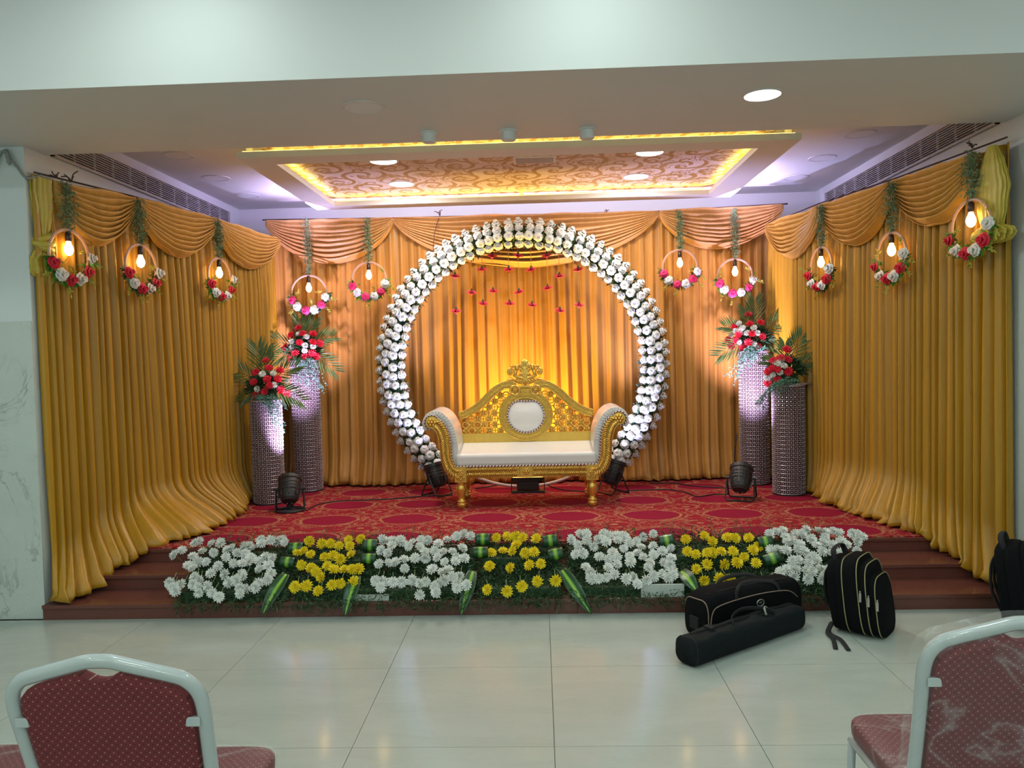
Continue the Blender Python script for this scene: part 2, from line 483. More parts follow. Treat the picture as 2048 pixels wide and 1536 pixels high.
    def leaf(s, p, d, nrm, L, w, fold=0.15):
        p = Vector(p); d = Vector(d).normalized(); nrm = Vector(nrm)
        sd = d.cross(nrm); sd = sd.normalized() if sd.length > 1e-6 else d.orthogonal().normalized()
        up = sd.cross(d)
        return s.add([p, p + d * L * .45 + sd * w * .5 + up * fold * w, p + d * L, p + d * L * .45 - sd * w * .5 + up * fold * w], [(0, 1, 2, 3)])
    def mesh(s, name, mat=None, smooth=False, off=None):
        me = bpy.data.meshes.new(name)
        vv = [tuple(p - off) for p in s.v] if off is not None else [tuple(p) for p in s.v]
        me.from_pydata(vv, [], s.f)
        if s.uv:
            ul = me.uv_layers.new(name='UVMap').data; li = 0
            for i, f in enumerate(s.f):
                u = s.uv.get(i)
                for k in range(len(f)):
                    if u: ul[li].uv = u[k]
                    li += 1
        if mat is not None: me.materials.append(M[mat] if isinstance(mat, str) else mat)
        if smooth: me.polygons.foreach_set('use_smooth', [True] * len(me.polygons))
        me.update()
        return me

def link(name, me, parent=None, loc=None, rot=None, scale=None, kind=None, label=None):
    o = bpy.data.objects.new(name, me); COL.objects.link(o)
    if parent is not None: o.parent = parent
    if loc is not None: o.location = loc
    if rot is not None:
        if isinstance(rot, Quaternion): o.rotation_mode = 'QUATERNION'; o.rotation_quaternion = rot
        else: o.rotation_euler = rot
    if scale is not None: o.scale = (scale,) * 3 if isinstance(scale, (int, float)) else scale
    if kind: o['kind'] = kind
    if label: o['label'] = label
    return o
def thing(name, label, cat, loc=(0, 0, 0), rz=0.0, group=None):
    o = bpy.data.objects.new(name, None); COL.objects.link(o)
    o.empty_display_size = 0.1
    o.location = loc; o.rotation_euler = (0, 0, rz)
    o['label'] = label; o['category'] = cat
    if group: o['group'] = group
    return o
def part(t, name, mb, mat, smooth=False, world=False, kind=None, label=None, bevel=0.0, seg=2):
    me = mb.mesh(name, mat, smooth, Vector(t.location) if (world and t is not None) else None)
    o = link(name, me, t, kind=kind, label=label)
    if bevel:
        b = o.modifiers.new('bevel', 'BEVEL'); b.width = bevel; b.segments = seg; b.limit_method = 'ANGLE'
    return o
def struct(name, mb, mat, bevel=0.0, parent=None):
    o = link(name, mb.mesh(name, mat), parent)
    if parent is None: o['kind'] = 'structure'
    if bevel:
        b = o.modifiers.new('bevel', 'BEVEL'); b.width = bevel; b.segments = 2
    return o
def tag(o, label, cat, group=None):
    o['label'] = label; o['category'] = cat
    if group: o['group'] = group
    return o
def face(n, spin=None):
    q = Vector(n).to_track_quat('Z', 'Y')
    return q @ Quaternion((0, 0, 1), random.uniform(0, 2 * PI) if spin is None else spin)
def smooth_path(pts, k=6, closed=False):
    pts = [Vector(p) for p in pts]; out = []; n = len(pts)
    for i in range(n if closed else n - 1):
        p1, p2 = pts[i], pts[(i + 1) % n]
        p0 = pts[(i - 1) % n] if (closed or i) else p1
        p3 = pts[(i + 2) % n] if (closed or i < n - 2) else p2
        for j in range(k):
            t = j / k
            out.append(0.5 * ((2 * p1) + (p2 - p0) * t + (2 * p0 - 5 * p1 + 4 * p2 - p3) * t * t + (3 * p1 - p0 - 3 * p2 + p3) * t ** 3))
    if not closed: out.append(pts[-1])
    return out
def sstep(a, b, x):
    t = max(0.0, min(1.0, (x - a) / (b - a))); return t * t * (3 - 2 * t)
def interp(tab, x):
    if x <= tab[0][0]: return tab[0][1]
    for (a, u), (b, w) in zip(tab, tab[1:]):
        if x <= b: return u + (w - u) * (x - a) / (b - a)
    return tab[-1][1]
# ================================================================== the room
XL, XR = -3.15, 2.90            # inner faces of the alcove
Y_FRONT, Y_BACK = 4.70, 8.15
Z_SOF, Z_CEIL, Z_HALL = 2.95, 3.20, 3.62
STAGE = 0.28

fl = struct('floor', MB().box(-6.2, 6.2, -4.2, 8.4, -0.12, -0.012), 'joint')
tile_me = MB().box(-0.4138, 0.4138, -0.3973, 0.3973, -0.012, 0.0).mesh('tile', 'tile')
for ix in range(-7, 8):
    for iy in range(0, 11):
        link('tile', tile_me, fl, (0.026 + 0.83 * ix + 0.415, 4.667 - 0.797 * iy - 0.3985, 0.0))

wl = struct('wall_left', MB().box(-6.2, XL, Y_FRONT, 8.4, 0, 3.62), 'paint_wall')
for k, (a, b) in enumerate([(-6.2, -4.40), (-4.395, XL + 0.001)]):
    struct('marble_panel', MB().box(a, b, Y_FRONT - 0.012, Y_FRONT - 0.0005, 0.0, 1.875), 'marble', parent=wl)
wr = struct('wall_right', MB().box(XR, 6.2, Y_FRONT, 8.4, 0, 3.62), 'paint_wall')
for k, (a, b) in enumerate([(XR + 0.03, 4.10), (4.105, 6.2)]):
    struct('marble_panel', MB().box(a, b, Y_FRONT - 0.012, Y_FRONT - 0.0005, 0.0, 1.885), 'marble', parent=wr)
struct('wall_back', MB().box(XL, XR, Y_BACK, 8.4, 0, 3.62), 'paint')
struct('wall_hall_left', MB().box(-6.4, -6.2, -4.4, 8.4, 0, 3.9), 'paint_wall')
struct('wall_hall_right', MB().box(6.2, 6.4, -4.4, 8.4, 0, 3.9), 'paint_wall')
struct('wall_hall_rear', MB().box(-6.2, 6.2, -4.4, -4.2, 0, 3.9), 'paint_wall')
ce = struct('ceiling', MB().box(-6.2, 6.2, -4.2, 3.745, Z_HALL, Z_HALL + 0.2), 'paint')
struct('ceiling_beam', MB().box(-6.2, 6.2, 3.745, 4.905, Z_SOF, Z_HALL + 0.2), 'paint_beam')
ca = struct('ceiling_alcove', MB().box(XL, XR, 4.905, Y_BACK, Z_CEIL, Z_HALL + 0.2), 'paint')
struct('patterned_panel', MB().box(-2.00, 1.71, 5.62, 7.62, 3.145, Z_CEIL - 0.0005), 'scroll', parent=ca)
# hanging frame of the cove
ox0, ox1, oy0, oy1 = -2.14, 1.87, 5.52, 7.53
ix0, ix1, iy0, iy1 = -1.92, 1.63, 5.73, 7.36
fr = MB()
za, zb = 3.05, 3.095
o4 = [(ox0, oy0), (ox1, oy0), (ox1, oy1), (ox0, oy1)]; i4 = [(ix0, iy0), (ix1, iy0), (ix1, iy1), (ix0, iy1)]
vv = [(x, y, z) for z in (za, zb) for (x, y) in o4 + i4]
ff = []
for k in range(4):
    l = (k + 1) % 4
    ff += [(k, 4 + k, 4 + l, l), (8 + k, 8 + l, 12 + l, 12 + k), (k, l, 8 + l, 8 + k), (4 + k, 12 + k, 12 + l, 4 + l)]
fr.add(vv, ff)
pf = struct('cove_frame', fr, 'paint', parent=ca)
# hangers that carry the frame
hg = MB()
for x in (-2.08, -0.13, 1.81):
    for y in (5.625, 7.445):
        hg.box(x - .02, x + .02, y - .02, y + .02, zb, Z_CEIL)
struct('frame_hangers', hg, 'paint', parent=ca)
def led(x0, x1, y0, y1, mat, energy, col, aim=(0, 0, 1)):
    struct('led_strip', MB().box(x0, x1, y0, y1, zb + 0.001, zb + 0.006), mat, parent=ca)
    lamp('cove_lamp', 'AREA', ((x0 + x1) / 2, (y0 + y1) / 2, zb + 0.012), energy, col, direction=aim, size=x1 - x0, size_y=y1 - y0, keep_x=True)
YEL, VIO = (1.0, 0.70, 0.10), (0.66, 0.60, 1.0)
led(ox0 + .04, ox1 - .04, oy0 + .012, oy0 + .03, 'led_yellow', COVE_Y_W * 0.35, YEL)
led(ox0 + .04, ox1 - .04, oy1 - .03, oy1 - .012, 'added_violet', ADDED_VIOLET_W * 0.6, (0.80, 0.72, 1.0), (0, .9, .6))  # lilac strips added for the stage-light glow on wall and ceiling corners
led(ox0 + .012, ox0 + .03, 6.55, oy1 - .04, 'added_violet', ADDED_VIOLET_W * 0.5, (0.60, 0.50, 1.0), (-.7, .3, .7))
led(ox1 - .03, ox1 - .012, 6.55, oy1 - .04, 'added_violet', ADDED_VIOLET_W * 0.55, (0.64, 0.55, 1.0), (.7, .3, .7))
led(ix0 + .02, ix1 - .02, iy1 + .012, iy1 + .03, 'led_yellow', COVE_Y_W * 0.5, YEL)
led(ix0 + .02, ix1 - .02, iy0 - .03, iy0 - .012, 'led_yellow', COVE_Y_W * 0.4, YEL)
led(ix0 - .03, ix0 - .012, iy0 + .02, iy1 - .02, 'led_yellow', COVE_Y_W * 0.28, YEL)
led(ix1 + .012, ix1 + .03, iy0 + .02, iy1 - .02, 'led_yellow', COVE_Y_W * 0.28, YEL)

# side air grilles
def grille(x, s, label):
    t = thing('air_grille', label, 'grille', (x, 6.4, 2.955))
    y0, y1, z0, z1 = 4.96, 7.84, 2.958, 3.122
    part(t, 'recess_shade', MB().box(x, x + s * .004, y0, y1, z0, z1) if s > 0 else MB().box(x - .004, x, y0, y1, z0, z1), 'grille_shade', world=True)  # flat black sheet painted as the shade in the recess behind the slats
    def bx(y_0, y_1, z_0, z_1, d0=.0, d1=.022):
        a, b = sorted((x + s * d0, x + s * d1)); return MB().box(a, b, y_0, y_1, z_0, z_1)
    for (a, b, c, d) in [(y0, y1, z0, z0 + .008), (y0, y1, z1 - .008, z1), (y0, y0 + .012, z0, z1), (y1 - .012, y1, z0, z1)]:
        part(t, 'frame_bar', bx(a, b, c, d, 0, .026), 'grille', world=True)
    me = None
    for k in range(9):
        z = z0 + .016 + k * (z1 - z0 - .032) / 8
        part(t, 'slat', bx(y0 + .012, y1 - .012, z - .0024, z + .0024, .006, .02), 'grille', world=True)
    for k in range(1, 12):
        y = y0 + (y1 - y0) * k / 12
        part(t, 'divider', bx(y - .0025, y + .0025, z0 + .008, z1 - .008, .006, .0205), 'grille', world=True)
    return t
grille(XL, 1, 'long white slatted air grille high on the left stage wall')
grille(XR, -1, 'long white slatted air grille high on the right stage wall')

# recessed ceiling lamps
def downlight(x, y, z, on, label, r=0.085, watt=0.0, col=(1, 1, 1), group=None):
    t = thing('downlight', label, 'downlight', (x, y, z), group=group)
    part(t, 'trim_ring', MB().lathe([(r * 1.0, -.004), (r * 1.16, -.004), (r * 1.18, 0.001), (r * .98, 0.001), (r * 1.0, -.004)], 32, cap=False), 'grille', smooth=False)
    part(t, 'diffuser', MB().lathe([(r * .99, 0.001), (r * .99, -.0025)], 32), 'led_disc' if on else 'paint')
    if on and watt: lamp('downlight_lamp', 'AREA', (0, 0, -.008), watt, col, t, (0, 0, -1), size=r * 1.8)
    return t
downlight(1.226, 4.223, Z_SOF, True, 'glowing round white lamp in the beam underside above the stage', 0.095, SOFFIT_W, HALL_COL)
downlight(-0.918, 4.192, Z_SOF, False, 'unlit round lamp recessed in the beam underside', 0.1)
for i, (x, y, n) in enumerate([(-1.193, 6.11, 'left front'), (-1.20, 6.94, 'left rear'), (0.90, 6.12, 'right front'), (0.898, 6.95, 'right rear')]):
    downlight(x, y, 3.145, True, 'lit round lamp in scroll patterned ceiling, %s one of four' % n, 0.105, STAGE_DOWN_W, (1.0, 0.93, 0.84), 'lit lamps of the patterned ceiling')
for i, (x, y, n) in enumerate([(-2.765, 5.95, 'nearest on the left side'), (-2.79, 6.717, 'middle one on the left side'), (-2.80, 7.466, 'rearmost on the left side'), (2.47, 6.0, 'nearest on the right side'), (2.45, 6.717, 'middle one on the right side'), (2.473, 7.45, 'rearmost on the right side')]):
    downlight(x, y, Z_CEIL, False, 'unlit round lamp in the white stage ceiling, %s' % n, 0.1, group='unlit lamps beside the cove')
for i, (px, py) in enumerate([(858, 266), (1017, 262), (1174, 259)]):
    p = on_z(px, py, Z_SOF)
    t = thing('surface_spotlight', 'small white cylinder light under the beam, %s of three' % ['leftmost', 'middle', 'rightmost'][i], 'ceiling light', p, group='small cylinder lights in a row')
    part(t, 'rim', MB().lathe([(.058, 0), (.058, -.006), (.048, -.008)], 20), 'paint')
    part(t, 'can', MB().lathe([(.044, -.008), (.044, -.052), (.038, -.058)], 20), 'paint', smooth=False)
t = thing('ceiling_vent', 'small rectangular vent in the scroll patterned ceiling', 'vent', (0.0, 6.22, 3.145))
part(t, 'vent_frame', MB().box(-.17, .17, -.1, .1, -.008, 0), 'paint')
for k in range(6):
    y = -.07 + k * .028
    part(t, 'vent_slat', MB().box(-.15, .15, y - .009, y + .009, -.0115, -.0085), 'steel_lattice')
# hall lamps over the audience (they light the front of the room)
hall = [(-1.70, 3.05, 'near the beam, left'), (0.29, 3.05, 'near the beam, right'), (-3.9, 3.0, 'near the beam, far left'), (3.6, 3.0, 'near the beam, far right')]
for x, y, n in hall:
    downlight(x, y, Z_HALL, True, 'lit round hall ceiling lamp %s' % n, 0.11, BEAM_W * (1.0 if abs(x) < 2 else 0.5), HALL_COL, 'hall ceiling lamps')
for x in (-3.6, -1.2, 1.2, 3.6):
    for y in (1.2, -1.4):
        downlight(x, y, Z_HALL, True, 'lit round hall ceiling lamp over the seats, row %s, at x %s' % ('two' if y > 0 else 'three', {-3.6: 'far left', -1.2: 'left', 1.2: 'right', 3.6: 'far right'}[x]), 0.11, HALL_W, HALL_COL, 'hall ceiling lamps')

# tube lamps added on the unseen rear wall as frontal fill
for i, x in enumerate((-4.2, -1.5, 1.2, 3.9)):
    t = thing('added_fill_tube', 'added fill tube on the unseen rear hall wall, number %s from the left' % ('one', 'two', 'three', 'four')[i], 'added fill light', (x, -4.2, 2.7), group='added fill tubes on the unseen rear hall wall')
    part(t, 'housing', MB().box(-.62, .62, 0, .045, -.03, .03), 'paint')
    part(t, 'tube', MB().tube([(-.58, .06, 0), (.58, .06, 0)], .016, 10), 'led_disc', True)
    lamp('added_fill_light', 'AREA', (0, .085, 0), FILL_TUBE_W, HALL_COL, t, (0, 1, -.05), size=1.16, size_y=.06)

# ------------------------------------------------------------------ stage and steps
st = struct('stage', MB().box(XL, XR, 5.36, Y_BACK, 0, STAGE - .006), 'granite')
step_y = [4.655, 4.975, 5.305, 5.40]
step_z = [0.0, 0.095, 0.188, 0.278]
joints = [XL, -2.2, -1.0, 0.2, 1.45, XR]
for i in range(3):
    for a, b in zip(joints, joints[1:]):
        struct('riser_slab', MB().box(a + .0015, b - .0015, step_y[i] + .012, step_y[i] + .032, step_z[i], step_z[i + 1] - .024), 'granite', parent=st)
        struct('tread_slab', MB().box(a + .0015, b - .0015, step_y[i], step_y[i + 1] + (.012 if i < 2 else 0), step_z[i + 1] - .024, step_z[i + 1]), 'granite', 0.003, parent=st)
    if i < 2:
        struct('step_core', MB().box(XL, XR, step_y[i] + .032, 5.36, step_z[i] - (0 if i == 0 else .03), step_z[i + 1] - .024), 'granite', parent=st)
cp = struct('carpet', MB().box(XL + .01, XR - .01, 5.322, 7.98, STAGE - .002, STAGE + .006), 'carpet')
del cp['kind']
tag(cp, 'red carpet with tan oval medallion pattern covering the stage', 'carpet')

# ------------------------------------------------------------------ curtains
def fold(u, n, seed, v=0.0):
    ph = n * u + 0.55 * noise.noise((u * n * .33, seed, v * .35)) + 0.25 * noise.noise((u * n * .9, seed + 9, v * 0.8))
    a = math.sin(2 * PI * ph)
    a = math.copysign(abs(a) ** .75, a)
    amp = 0.75 + 0.5 * noise.noise((u * n * .21, seed + 3, 0.0))
    b = 0.35 * math.sin(2 * PI * ph * 2.37 + seed) + 0.9 * noise.noise((u * n * .28, seed + 5, v * .3))
    return a * amp + b * .55
def curtain(name, top, hem, nrm, nfold, amp, seed, label, nv=44, per=11, pool=0.13, mat='satin'):
    nu = int(nfold * per)
    cols = []
    for i in range(nu + 1):
        u = i / nu
        cols.append((Vector(top(u)), Vector(hem(u)), Vector(nrm(u))))
    def fn(u, v):
        i = int(round(u * nu)); T, H, N = cols[i]
        z = T.z + (H.z - T.z) * v
        hgt = z - H.z
        w = 0.12 * v + 0.88 * (1 - sstep(0.0, 0.42, hgt)) ** 1.6
        p = T.lerp(H, w); p.z = z
        g = (0.55 + 0.45 * sstep(0, .25, v)) * (1.0 + 0.35 * v)
        d = amp * g * fold(u, nfold, seed, v)
        near = 1 - sstep(0.0, pool, hgt)
        if near > 0:
            d += near * .045 * noise.noise((u * nfold * 1.3, hgt * 30, seed + 1)) + near * .022 * math.sin(hgt * 190 + 5 * noise.noise((u * nfold * .7, 0, seed)))
            p.z = H.z + hgt * (1 - .25 * near) + .012 * near * (1 + noise.noise((u * nfold * 1.9, seed, 2)))
        return p + N * d
    mb = MB().grid(fn, nu, nv)
    # denser rows near the hem come from the profile above
    o = link(name, mb.mesh(name, mat, True))
    sol = o.modifiers.new('solidify', 'SOLIDIFY'); sol.thickness = .003
    tag(o, label, 'curtain')
    return o
ZB = 3.0
def back_hem(u):
    return (-2.70 + 5.12 * u, 7.74 + .03 * math.sin(u * 23), STAGE + .012)
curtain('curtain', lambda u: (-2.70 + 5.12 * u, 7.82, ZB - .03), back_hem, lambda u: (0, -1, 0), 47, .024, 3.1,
        'gold satin curtain hanging across the back of the stage behind the flower ring', mat='satin_pink_lit')
Lt = [(0, (-3.135, 4.735)), (.31, (-3.03, 5.70)), (.64, (-2.83, 6.70)), (1, (-2.64, 7.72))]
def lerp2(tab, u):
    return (interp([(a, b[0]) for a, b in tab], u), interp([(a, b[1]) for a, b in tab], u))
Lh = [(0, (-3.10, 4.665, .105)), (.045, (-2.99, 4.65, .105)), (.09, (-2.95, 4.86, .105)), (.12, (-2.91, 4.965, .16)), (.15, (-2.88, 5.05, .20)), (.21, (-2.84, 5.22, .20)), (.25, (-2.80, 5.31, .262)),
      (.28, (-2.66, 5.45, .292)), (.34, (-2.56, 5.60, .292)), (.42, (-2.56, 6.05, .292)), (.55, (-2.58, 6.45, .292)), (.64, (-2.64, 6.70, .292)), (.75, (-2.70, 7.02, .292)), (1, (-2.62, 7.70, .292))]
def lerp3(tab, u):
    return tuple(interp([(a, b[k]) for a, b in tab], u) for k in range(3))
curtain('curtain', lambda u: lerp2(Lt, u) + (2.785,), lambda u: lerp3(Lh, u), lambda u: (.981, -.193, 0), 39, .032, 7.7,
        'gold satin curtain along the left side of the stage, trailing down the steps', nv=60)
Rt = [(0, (2.845, 4.75)), (.36, (2.645, 5.81)), (.68, (2.455, 6.76)), (1, (2.295, 7.70))]
Rh = [(0, (2.86, 4.72, .105)), (.05, (2.77, 4.73, .105)), (.10, (2.71, 4.93, .105)), (.14, (2.70, 4.99, .17)), (.17, (2.68, 5.10, .20)), (.22, (2.655, 5.26, .205)), (.25, (2.62, 5.32, .27)), (.28, (2.565, 5.36, .292)),
      (.40, (2.44, 5.80, .292)), (.60, (2.35, 6.45, .292)), (.72, (2.41, 6.85, .292)), (1, (2.30, 7.70, .292))]
curtain('curtain', lambda u: lerp2(Rt, u) + (2.79,), lambda u: lerp3(Rh, u), lambda u: (-.983, -.183, 0), 39, .032, 12.3,
        'gold satin curtain along the right side of the stage, trailing down the steps', nv=60)

# swags
def swag(P0, P1, drop, nrm, label, nf=9, seed=0.0, skew=0.0, out=.06, group=None, mat='satin_top_lit'):
    P0, P1, N = Vector(P0), Vector(P1), Vector(nrm)
    def fn(u, v):
        uu = u + skew * u * (1 - u)
        sh = (4 * uu * (1 - uu)) ** .74 if 0 < uu < 1 else 0.0
        base = P0.lerp(P1, u)
        gath = 1 - sstep(0, .16, min(u, 1 - u))
        ph = nf * v + .35 * noise.noise((u * 2.2, v * 3, seed)) + .15 * noise.noise((u * 7, v * 2, seed + 4))
        rip = math.sin(2 * PI * ph); rip = math.copysign(abs(rip) ** .7, rip)
        z = -(.055 * v) - drop * sh * (v ** .85) + .014 * rip * sh
        d = out * (.35 + .65 * math.sin(PI * min(1, v * .9 + .1)) * sh) + .034 * rip * (.35 + .65 * sh) * (.45 + .55 * v) + .02 * gath
        d += .012 * noise.noise((u * 9, v * 7, seed + 8))
        if v > .97: d -= .012
        return base + N * d + Vector((0, 0, z))
    o = link('curtain_swag', MB().grid(fn, 56, nf * 10).mesh('curtain_swag', mat, True))
    sol = o.modifiers.new('solidify', 'SOLIDIFY'); sol.thickness = .003
    tag(o, label, 'swag', group)
    return o
YB = 7.76
swag((-2.72, YB, 3.0), (-1.43, YB, 2.99), .38, (0, -1, 0), 'gold swag with pink light in its colour at the left end of the back curtain', 9, 1.0, group='swags along the curtain tops', mat='swag_pink_lit')
swag((-1.42, YB, 2.99), (1.21, YB, 2.975), .46, (0, -1, 0), 'wide gold swag behind the top of the flower ring', 10, 2.0, group='swags along the curtain tops', mat='swag_pink_lit')
swag((1.22, YB, 2.975), (2.43, YB, 3.0), .34, (0, -1, 0), 'gold swag with pink light in its colour at the right end of the back curtain', 9, 3.0, group='swags along the curtain tops', mat='swag_pink_lit')
nl, nr = Vector((.981, -.193, 0)), Vector((-.983, -.183, 0))
def lpt(y, z, o=.05): return Vector((interp([(b[1], b[0]) for a, b in Lt], y), y, z)) + nl * o
def rpt(y, z, o=.05): return Vector((interp([(b[1], b[0]) for a, b in Rt], y), y, z)) + nr * o
def hit_l(px, py, off=.05): return on_plane(px, py, Vector((-3.2, 4.8, 0)) + nl * off, nl)
def hit_r(px, py, off=.05): return on_plane(px, py, Vector((2.84, 4.75, 0)) + nr * off, nr)
G9 = 'swags along the curtain tops'
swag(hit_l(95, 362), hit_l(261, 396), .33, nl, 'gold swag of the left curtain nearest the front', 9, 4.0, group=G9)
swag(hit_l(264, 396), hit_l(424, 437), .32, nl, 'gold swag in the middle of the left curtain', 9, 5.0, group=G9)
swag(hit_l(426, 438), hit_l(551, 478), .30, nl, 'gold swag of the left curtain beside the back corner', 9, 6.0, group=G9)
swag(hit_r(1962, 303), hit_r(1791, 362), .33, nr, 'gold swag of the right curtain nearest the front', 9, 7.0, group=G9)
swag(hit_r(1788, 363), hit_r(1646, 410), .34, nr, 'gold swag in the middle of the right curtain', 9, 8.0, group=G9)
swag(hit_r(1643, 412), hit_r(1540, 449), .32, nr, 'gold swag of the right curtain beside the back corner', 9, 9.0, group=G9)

# gathered cloth tails at the front ends
def cloth(P, prof, N, Tn, seed, lobes=11, amp=.16, nv=46):
    zs = [q[0] for q in prof]
    def fn(u, v):
        z = zs[0] + (zs[-1] - zs[0]) * v
        w = interp([(-q[0], q[1]) for q in prof], -z); d = interp([(-q[0], q[2]) for q in prof], -z)
        ox = interp([(-q[0], q[3] if len(q) > 3 else 0.0) for q in prof], -z)
        a = 2 * PI * u
        rip = 1 + amp * math.sin(a * lobes + 2.2 * noise.noise((u * 3, v * 3, seed))) + .10 * noise.noise((u * 8, v * 10, seed + 2))
        return P + Tn * (w * math.cos(a) * rip + ox) + N * (d * math.sin(a) * rip) + Vector((0, 0, z - P.z))
    return MB().grid(fn, lobes * 9, nv, True)
tl = Vector((.193, .981, 0)); tr = Vector((.183, -.983, 0))
nrmL, nrmR = nl, nr
p = hit_l(80, 357, .07)
t = thing('cloth_tail', 'knotted lime gold cloth tail at the front end of the left curtain', 'curtain tail', p)
z0 = p.z
part(t, 'gathered_cloth', cloth(p, [(z0, .08, .034), (z0 - .10, .078, .034), (z0 - .24, .065, .032), (z0 - .34, .042, .026), (z0 - .40, .036, .024)], nl, tl, 1, 13, .12), 'satin_lime', True, True)
kp = MB()
for q in range(3):
    zz = z0 - .375 - q * .028
    kp.tube([p + tl * (.06 - .008 * abs(q - 1)) * math.cos(a) + nl * (.036 - .006 * abs(q - 1)) * math.sin(a) + Vector((0, 0, zz - z0 + .02 * math.cos(a + q))) for a in [2 * PI * k / 20 for k in range(20)]], .024, 8, True)
part(t, 'knot', kp, 'satin_lime', True, True)
part(t, 'tail_end', cloth(p, [(z0 - .43, .03, .022, -.025), (z0 - .51, .065, .03, -.04), (z0 - .60, .07, .026, -.04), (z0 - .625, .04, .013, -.04)], nl, tl, 2, 7, .2), 'satin_lime', True, True)
part(t, 'tail_end', cloth(p, [(z0 - .43, .03, .022, .025), (z0 - .50, .05, .032, .04), (z0 - .63, .06, .03, .03), (z0 - .67, .03, .013, .025)], nl, tl, 3, 7, .2), 'satin_lime', True, True)
p = hit_r(1985, 292, .07)
t = thing('cloth_tail', 'lime gold cloth tail bunched at its end on the right curtain', 'curtain tail', p)
z0 = p.z
part(t, 'gathered_cloth', cloth(p, [(z0, .03, .02), (z0 - .08, .075, .028), (z0 - .25, .125, .034), (z0 - .42, .10, .032), (z0 - .50, .07, .03)], nr, tr, 5, 19, .08), 'satin_lime', True, True)
part(t, 'bunched_end', cloth(p, [(z0 - .47, .05, .03), (z0 - .50, .125, .05), (z0 - .54, .14, .06), (z0 - .575, .11, .05), (z0 - .59, .05, .02)], nr, tr, 6, 15, .22, 24), 'satin_lime', True, True)

# cords the curtains hang from
def cord(name, pts, r, mat, label, cat='cord', n=6):
    o = link(name, MB().tube(pts, r, n).mesh(name, mat, True)); tag(o, label, cat); return o
cord('hanging_rope', [(-2.78, 7.80, 3.02), (-1.42, 7.80, 3.0), (0, 7.80, 2.99), (1.2, 7.80, 2.985), (2.5, 7.80, 3.02)], .007, 'twig_rope', 'thin brown cord holding the back curtain')
cord('hanging_rope', [lpt(y, z, .02) for y, z in [(4.74, 2.80), (5.7, 2.845), (6.7, 2.85), (7.72, 2.81)]], .006, 'twig_rope', 'thin brown cord holding the left curtain')
cord('hanging_rope', [rpt(y, z, .02) for y, z in [(4.76, 2.82), (5.8, 2.812), (6.76, 2.825), (7.72, 2.81)]] + [Vector((2.47, 7.84, 2.99))], .006, 'twig_rope', 'thin brown cord holding the right curtain')
t = thing('wall_rope', 'grey rope tied to a hook on the left wall', 'rope', (-3.3, 4.68, 2.85))
pr = [on_y(-12, 345, 4.675), on_y(0, 308, 4.675), on_y(10, 303, 4.675), on_y(16, 313, 4.672), on_y(36, 336, 4.675), on_y(54, 356, 4.70), lpt(4.80, 2.795, .02)]
part(t, 'line', MB().tube(smooth_path(pr), .009, 6), 'rope', True, True)
part(t, 'knot', MB().tube(smooth_path([on_y(12, 300, 4.67), on_y(16, 312, 4.655), on_y(18, 326, 4.67)]), .012, 6), 'rope', True, True)
part(t, 'loose_end', MB().tube(smooth_path([on_y(13, 312, 4.67), on_y(17, 322, 4.665), on_y(19, 330, 4.67)]), .008, 6), 'rope', True, True)
def twig(c, s, label):
    mb = MB()
    for k in range(5):
        d = Vector((random.uniform(-1, 1), random.uniform(-.5, .2), random.uniform(.2, 1))) * s
        mb.tube(smooth_path([Vector(c), Vector(c) + d * .5 + Vector((random.uniform(-.3, .3) * s, 0, .2 * s)), Vector(c) + d]), .004, 5)
    o = link('tied_cord_end', mb.mesh('tied_cord_end', 'twig_rope')); tag(o, label, 'cord end')
twig(lpt(4.90, 2.80), .05, 'loose brown cord ends above the knotted left tail')
twig(lpt(5.03, 2.80), .07, 'loose looped cord ends above the front left garland')
twig(on_y(880, 432, 7.78), .06, 'loose brown cord ends above the flower ring, left')
twig(on_y(1210, 428, 7.78), .05, 'loose brown cord ends above the flower ring, right')
twig(rpt(5.0, 2.82), .05, 'loose brown cord ends above the front right garland')
cord('loose_wire', smooth_path([on_y(866, 505, 7.66), on_y(868, 475, 7.64), on_y(873, 450, 7.66), on_y(880, 430, 7.76)]), .0035, 'twig_rope', 'thin brown wire hanging beside the flower ring', 'wire')
# ================================================================== flower heads (unit size, facing +Z)
def rose_mesh(mat, seed=0):
    rnd = random.Random(seed); mb = MB()
    for ring, (np_, r, h, w, tilt) in enumerate([(6, 1.0, .10, .62, .35), (5, .74, .30, .58, .62), (4, .46, .48, .5, .85)]):
        for k in range(np_):
            a = 2 * PI * (k + .5 * ring) / np_ + rnd.uniform(-.12, .12)
            def fn(u, v, a=a):
                th = a + (u - .5) * 2 * PI / np_ * 1.35
                rr = r * (v ** .7) * (1 - .18 * (2 * u - 1) ** 2 * v)
                z = h + tilt * .55 * math.sin(v * PI * .62) - (.22 * v ** 4 if ring < 2 else 0) + .04 * (2 * u - 1)
                return (rr * math.cos(th), rr * math.sin(th), z - .2)
            mb.grid(fn, 3, 3)
    mb.ball((0, 0, .42), .26, 6, 4)
    mb.lathe([(.15, -.55), (.55, -.3), (.75, -.05)], 8)
    return mb.mesh('rose', mat, True)
